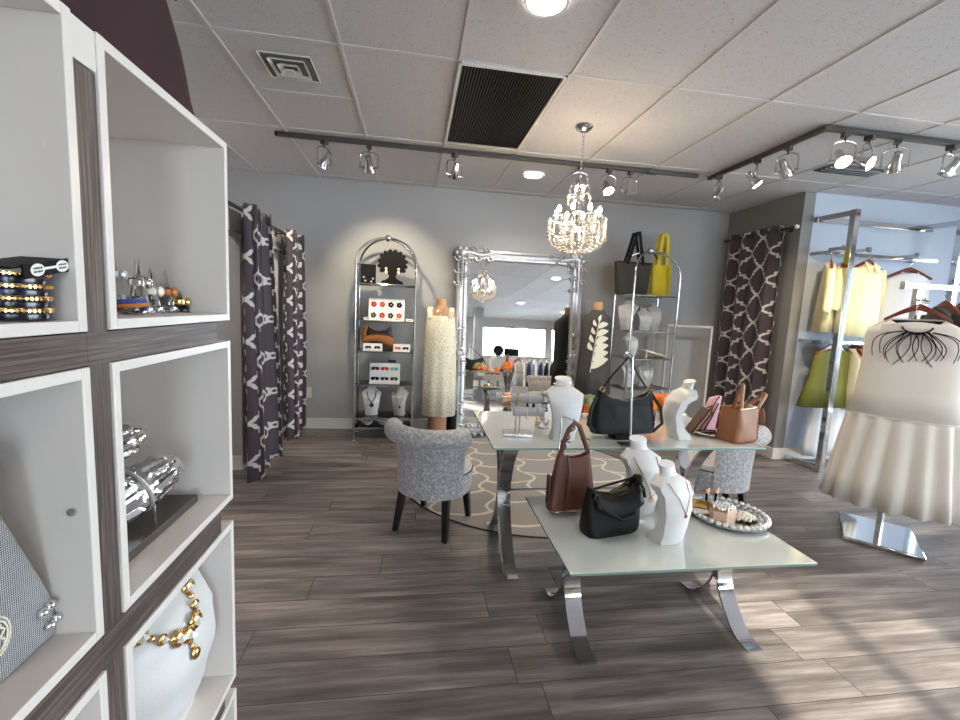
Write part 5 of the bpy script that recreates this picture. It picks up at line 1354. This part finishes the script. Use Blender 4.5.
t = thing('trousers', 'pale grey wide trousers hanging below the olive green top', 'trousers', (4.12, HY - .03, .90))
for sg in (-1, 1):
    obj('trouser_leg', MB().loft([ring_pts(sg * lerp(.07, .11, u), 0, lerp(.09, .12, u), .05, -.80 * u, 28, fa=.05, fk=6) for u in [q / 8 for q in range(9)]], True, False), M['whitecloth'], t, solid=.002, angle=80)
obj('waistband', MB().loft([ring_pts(0, 0, .16, .055, z_, 28) for z_ in (.03, -.02)], True, False), M['whitecloth'], t, solid=.002)
obj('clip_hanger', MB().cyl((-.16, 0, .035), (.16, 0, .035), .005, seg=8).cyl((0, 0, .035), (0, 0, .30), .003, seg=6), M['steel'], t)

# ------------------------------------------------------------------ white dress on its stand
SX, SY = 3.17, 2.42; SR = RA(-45)
t = thing('garment_stand', 'chrome T-shaped garment stand with a mirror-polished square base, at right', 'clothes stand', (SX, SY, 0), 0)
bp = MB().box((0, 0, .014), (.40, .50, .028), SR); obj('base_plate', bp, M['chrome'], t, bevel=.008)
obj('pole', MB().bar((0, 0, .028), (0, 0, 1.70), .022, .034), M['steel'], t, bevel=.002)
cd_, sd_ = math.cos(RA(-6)), math.sin(RA(-6))
obj('top_bar', MB().bar((-.10, 0, 1.685), (.85, -.03, 1.685), .026, .034), M['satin'], t, bevel=.002)
obj('end_cap', MB().box((-.105, 0, 1.685), (.014, .034, .05)), M['chrome'], t)
obj('hook_plate', MB().box((-.02, -.03, 1.62), (.05, .02, .07)).cyl((-.02, -.03, 1.60), (-.03, -.10, 1.585), .006, seg=8), M['chrome'], t)
for q in range(4): obj('hook_wire', MB().tube([(-.04 + q * .02, -.035, 1.62), (-.04 + q * .02, -.045, 1.585), (-.04 + q * .02, -.06, 1.575)], .003, 6), M['steel'], t)
DX, DY = SX - .075, SY - .085
hanger((DX, DY, 1.615), SR, 'large mahogany hanger holding the ivory dress on the chrome stand', .31)
d1 = thing('dress', 'sleeveless ivory smock dress with a gathered skirt hanging on the chrome stand', 'dress', (DX, DY, 0), SR)
BV = [L_(1.475, .125, .05, scoop=.055), L_(1.465, .15, .055, drop=.01, scoop=.05), L_(1.455, .225, .045, drop=.045), L_(1.36, .235, .05), L_(1.20, .232, .065), L_(1.0, .248, .085, fa=.015, fk=5), L_(.843, .27, .095, fa=.02, fk=5)]
obj('bodice', garment(BV, 96), M['dresswhite'], d1, solid=.003, angle=80)
SV = [L_(.845, .269, .093, fa=.04, fk=15), L_(.815, .273, .096, fa=.07, fk=15), L_(.62, .298, .118, fa=.11, fk=15, ph=.2), L_(.43, .322, .145, fa=.13, fk=15, ph=.4), L_(.26, .345, .165, fa=.14, fk=15, ph=.5)]
obj('skirt', garment(SV, 160), M['dresswhite'], d1, solid=.003, angle=80)
obj('waist_seam', MB().tube([(.271 * math.cos(a), .098 * math.sin(a), .845) for a in [2 * PI * q / 60 for q in range(60)]], .004, 6, True), M['dresswhite'], d1)
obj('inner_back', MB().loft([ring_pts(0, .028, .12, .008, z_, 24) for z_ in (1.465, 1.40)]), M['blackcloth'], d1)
n_ = thing('necklace', 'black curled-tendril statement necklace on the neckline of the ivory dress', 'necklace', (DX, DY, 0), SR)
rr = random.Random(4)
obj('collar', MB().tube([(.068 * math.cos(a), -.048 - .010 * math.sin(a), 1.425 + .030 * -math.sin(a) * 1.2) for a in [q * PI / 16 for q in range(17)]], .0045, 6), M['black'], n_)
for k in range(18):
    b_ = MB(); sg = 1 if k % 2 else -1; j = k // 2; x0 = sg * (.008 + .008 * j); a0 = .08 + .085 * j; L0 = .15 + .05 * rr.random()
    P = []
    for q in range(13):
        u = q / 12; ang = a0 * (1 - .9 * u) + 1.3 * math.sin(u * 3) * .5
        P.append((x0 + sg * L0 * (.9 * u * math.sin(a0) + .28 * math.sin(u * PI) * (1 if j % 3 else -.6)), -.068 - .010 * math.sin(u * PI), 1.395 - L0 * u * math.cos(a0) * 1.15 - .03 * (1 - abs(u)) * 0 + .035 * math.sin(u * PI) * (j > 5)))
    b_.tube(P, [.0026 * (1 - .4 * q / 12) + .0006 for q in range(13)], 6)
    obj('tendril', b_, M['black'], n_)
for q in range(7): obj('bead', MB().ball((-.03 + q * .01, -.066, 1.388 - .008 * math.sin(q * .52)), .006, 8, 5), M['black'], n_)
for i, (x_, m_, lb) in enumerate(((.22, 'darkgrey', 'charcoal'), (.36, 'blackcloth', 'black'))):
    hanger((SX + x_, SY - .01, 1.65), RA(60), 'mahogany hanger on the chrome bar behind the ivory dress, with the %s top' % lb, .40)
    top_garment('top', (SX + x_, SY - .01, 1.65), RA(60), m_, lb + ' top hanging behind the ivory dress at the right edge of the photo', w=.19, length=.62, hemw=.21, sleeves=.3)

# ------------------------------------------------------------------ the shop behind, seen in the mirror
t = thing('glass_console', 'two-tier glass console table near the camera, seen in the mirror', 'table', (2.32, -2.6, 0))
for z_ in (.70, .40): obj('glass_shelf', MB().span((-.75, -.2, z_ - .01), (.75, .2, z_)), M['frosted'], t, smooth=False)
for x_ in (-.7, .7):
    for y_ in (-.17, .17): obj('leg', MB().cyl((x_, y_, 0), (x_, y_, .69), .015, seg=8), M['chrome'], t)
t = thing('handbag', 'dark brown handbag with a pointed handle on the glass console in the mirror', 'handbag', (1.85, -2.6, .701), .2)
obj('body', bag_body(.34, .26, .12, .05, .16, .15), M['darkbrown'], t); obj('handle', MB().tube([(-.12, 0, .15), (-.03, 0, .34), (.0, 0, .36), (.03, 0, .34), (.12, 0, .15)], .009, 8), M['black'], t)
t = thing('handbag', 'cream bucket bag beside the orange scarf in the mirror', 'handbag', (2.25, -2.6, .701))
obj('body', bag_body(.2, .24, .12, .10, .26, .1), M['cream'], t); obj('handle', MB().tube(arc((-.09, 0, .25), (.09, 0, .25), .12), .008, 8), M['cream'], t)
scarf((2.58, -2.6, .702), 'orange silk scarf heaped on the glass console in the mirror', ('orange', 'orange', 'coral', 'orange'), .22, 9, .8)
for i in range(5):
    t = thing('folded_top', ('first', 'second', 'third', 'fourth', 'fifth')[i] + ' of five folded pale tops on the lower shelf of the glass console', 'folded clothes', (1.79 + i * .26, -2.6, .4005), 0, 'folded tops under the console')
    obj('fold', MB().box((0, 0, .09), (.20, .28, .18)), M['cream' if i % 2 else 'whitecloth'], t, bevel=.02)
t = thing('display_cabinet', 'low dark counter under the shop window, seen in the mirror', 'counter', (3.35, -3.6, 0))
obj('body', MB().span((-1.1, -.25, 0), (1.1, .25, 1.30)), M['pale_skin'], t, smooth=False); obj('top', MB().span((-1.13, -.28, 1.30), (1.13, .28, 1.34)), M['frosted'], t, bevel=.003)
t = thing('handbag', 'black evening bag with a tall strap on the counter in the mirror', 'handbag', (2.98, -3.6, 1.341))
obj('body', MB().ball((0, 0, .17), .17, 20, 12, (1, .4, 1)), M['black'], t); obj('strap', MB().tube([(-.10, 0, .28), (-.02, 0, .70), (.02, 0, .70), (.08, 0, .30)], .012, 8), M['black'], t)
t = thing('handbag', 'wide black clutch on the counter in the mirror', 'handbag', (3.40, -3.6, 1.341))
obj('body', bag_body(.46, .44, .12, .08, .24), M['black'], t); obj('clasp', MB().box((0, -.07, .16), (.05, .01, .03)), M['gold'], t)
t = thing('clothes_rail', 'long steel clothes rail of hanging garments by the window, seen in the mirror', 'clothes rail', (3.75, -2.2, 0))
obj('top_bar', MB().cyl((-.75, 0, 1.24), (.75, 0, 1.24), .014, seg=10), M['steel'], t)
for x_ in (-.74, .74):
    obj('post', MB().cyl((x_, 0, .02), (x_, 0, 1.24), .014, seg=10), M['steel'], t); obj('foot_bar', MB().cyl((x_, -.22, .014), (x_, .22, .014), .014, seg=8), M['steel'], t)
for i, (m_, lb) in enumerate((('whitecloth', 'white'), ('cream', 'cream'), ('denim', 'navy denim'), ('whitecloth', 'plain white'), ('denim', 'dark denim'), ('blackcloth', 'black'), ('denim', 'faded navy'))):
    x_ = -.55 + i * .17
    top_garment('shirt', (3.75 + x_, -2.2, 1.236), RA(150 if i == 0 else 105), m_, '%s shirt, %s on the clothes rail in the mirror' % (lb, ('first', 'second', 'third', 'fourth', 'fifth', 'sixth', 'last')[i]), w=.20, length=.72, hemw=.24, sleeves=.42)
    hanger((3.75 + x_, -2.2, 1.258), RA(150 if i == 0 else 105), 'mahogany hanger of the %s shirt on the clothes rail in the mirror' % lb, .40)
t = thing('open_shelving', 'grey open shelving standing left of the column, seen in the mirror', 'shelving', (1.62, -3.95, 0))
for x_ in (-.35, .35): obj('side', MB().span((x_ - .012, -.15, 0), (x_ + .012, .15, 2.1)), M['pale_skin'], t, smooth=False)
for k in range(6): obj('shelf', MB().span((-.338, -.15, .1 + k * .38), (.338, .15, .12 + k * .38)), M['pale_skin'], t, smooth=False)

# ------------------------------------------------------------------ daylight
wd = bpy.data.worlds.new('world'); S.world = wd; wd.use_nodes = True
wd.node_tree.nodes['Background'].inputs[0].default_value = (.80, .90, 1, 1); wd.node_tree.nodes['Background'].inputs[1].default_value = 10
for a, c in [(.55, 1.62), (2.55, 4.95), (5.15, 6.6)]:
    ld = bpy.data.lights.new('window_portal', 'AREA'); ld.shape = 'RECTANGLE'; ld.size = c - a; ld.size_y = 2.26; ld.cycles.is_portal = True
    lo = bpy.data.objects.new('window_portal', ld); C.objects.link(lo); lo.location = ((a + c) / 2, YF - .14, 1.23); aim(lo, (0, 1, 0))
ld = bpy.data.lights.new('window_portal', 'AREA'); ld.shape = 'RECTANGLE'; ld.size = 4.4; ld.size_y = 2.26; ld.cycles.is_portal = True  # portal of the added right-hand window
lo = bpy.data.objects.new('window_portal', ld); C.objects.link(lo); lo.location = (XR + .12, 1.0, 1.23); aim(lo, (-1, 0, 0))
ld = bpy.data.lights.new('sun', 'SUN'); ld.energy = 13; ld.angle = .02; ld.color = (1, .93, .82)
lo = bpy.data.objects.new('sun', ld); C.objects.link(lo); lo.location = (0, -8, 5); aim(lo, (.138, 1, -.343))
S.view_settings.view_transform = 'Standard'; S.view_settings.look = 'None'; S.view_settings.gamma = 1; S.view_settings.use_curve_mapping = False
S.view_settings.exposure = 0.93
S.cycles.max_bounces = 8; S.cycles.diffuse_bounces = 4; S.cycles.glossy_bounces = 5; S.cycles.transmission_bounces = 6; S.cycles.transparent_max_bounces = 12
S.cycles.caustics_reflective = False; S.cycles.caustics_refractive = False; S.cycles.sample_clamp_indirect = 6
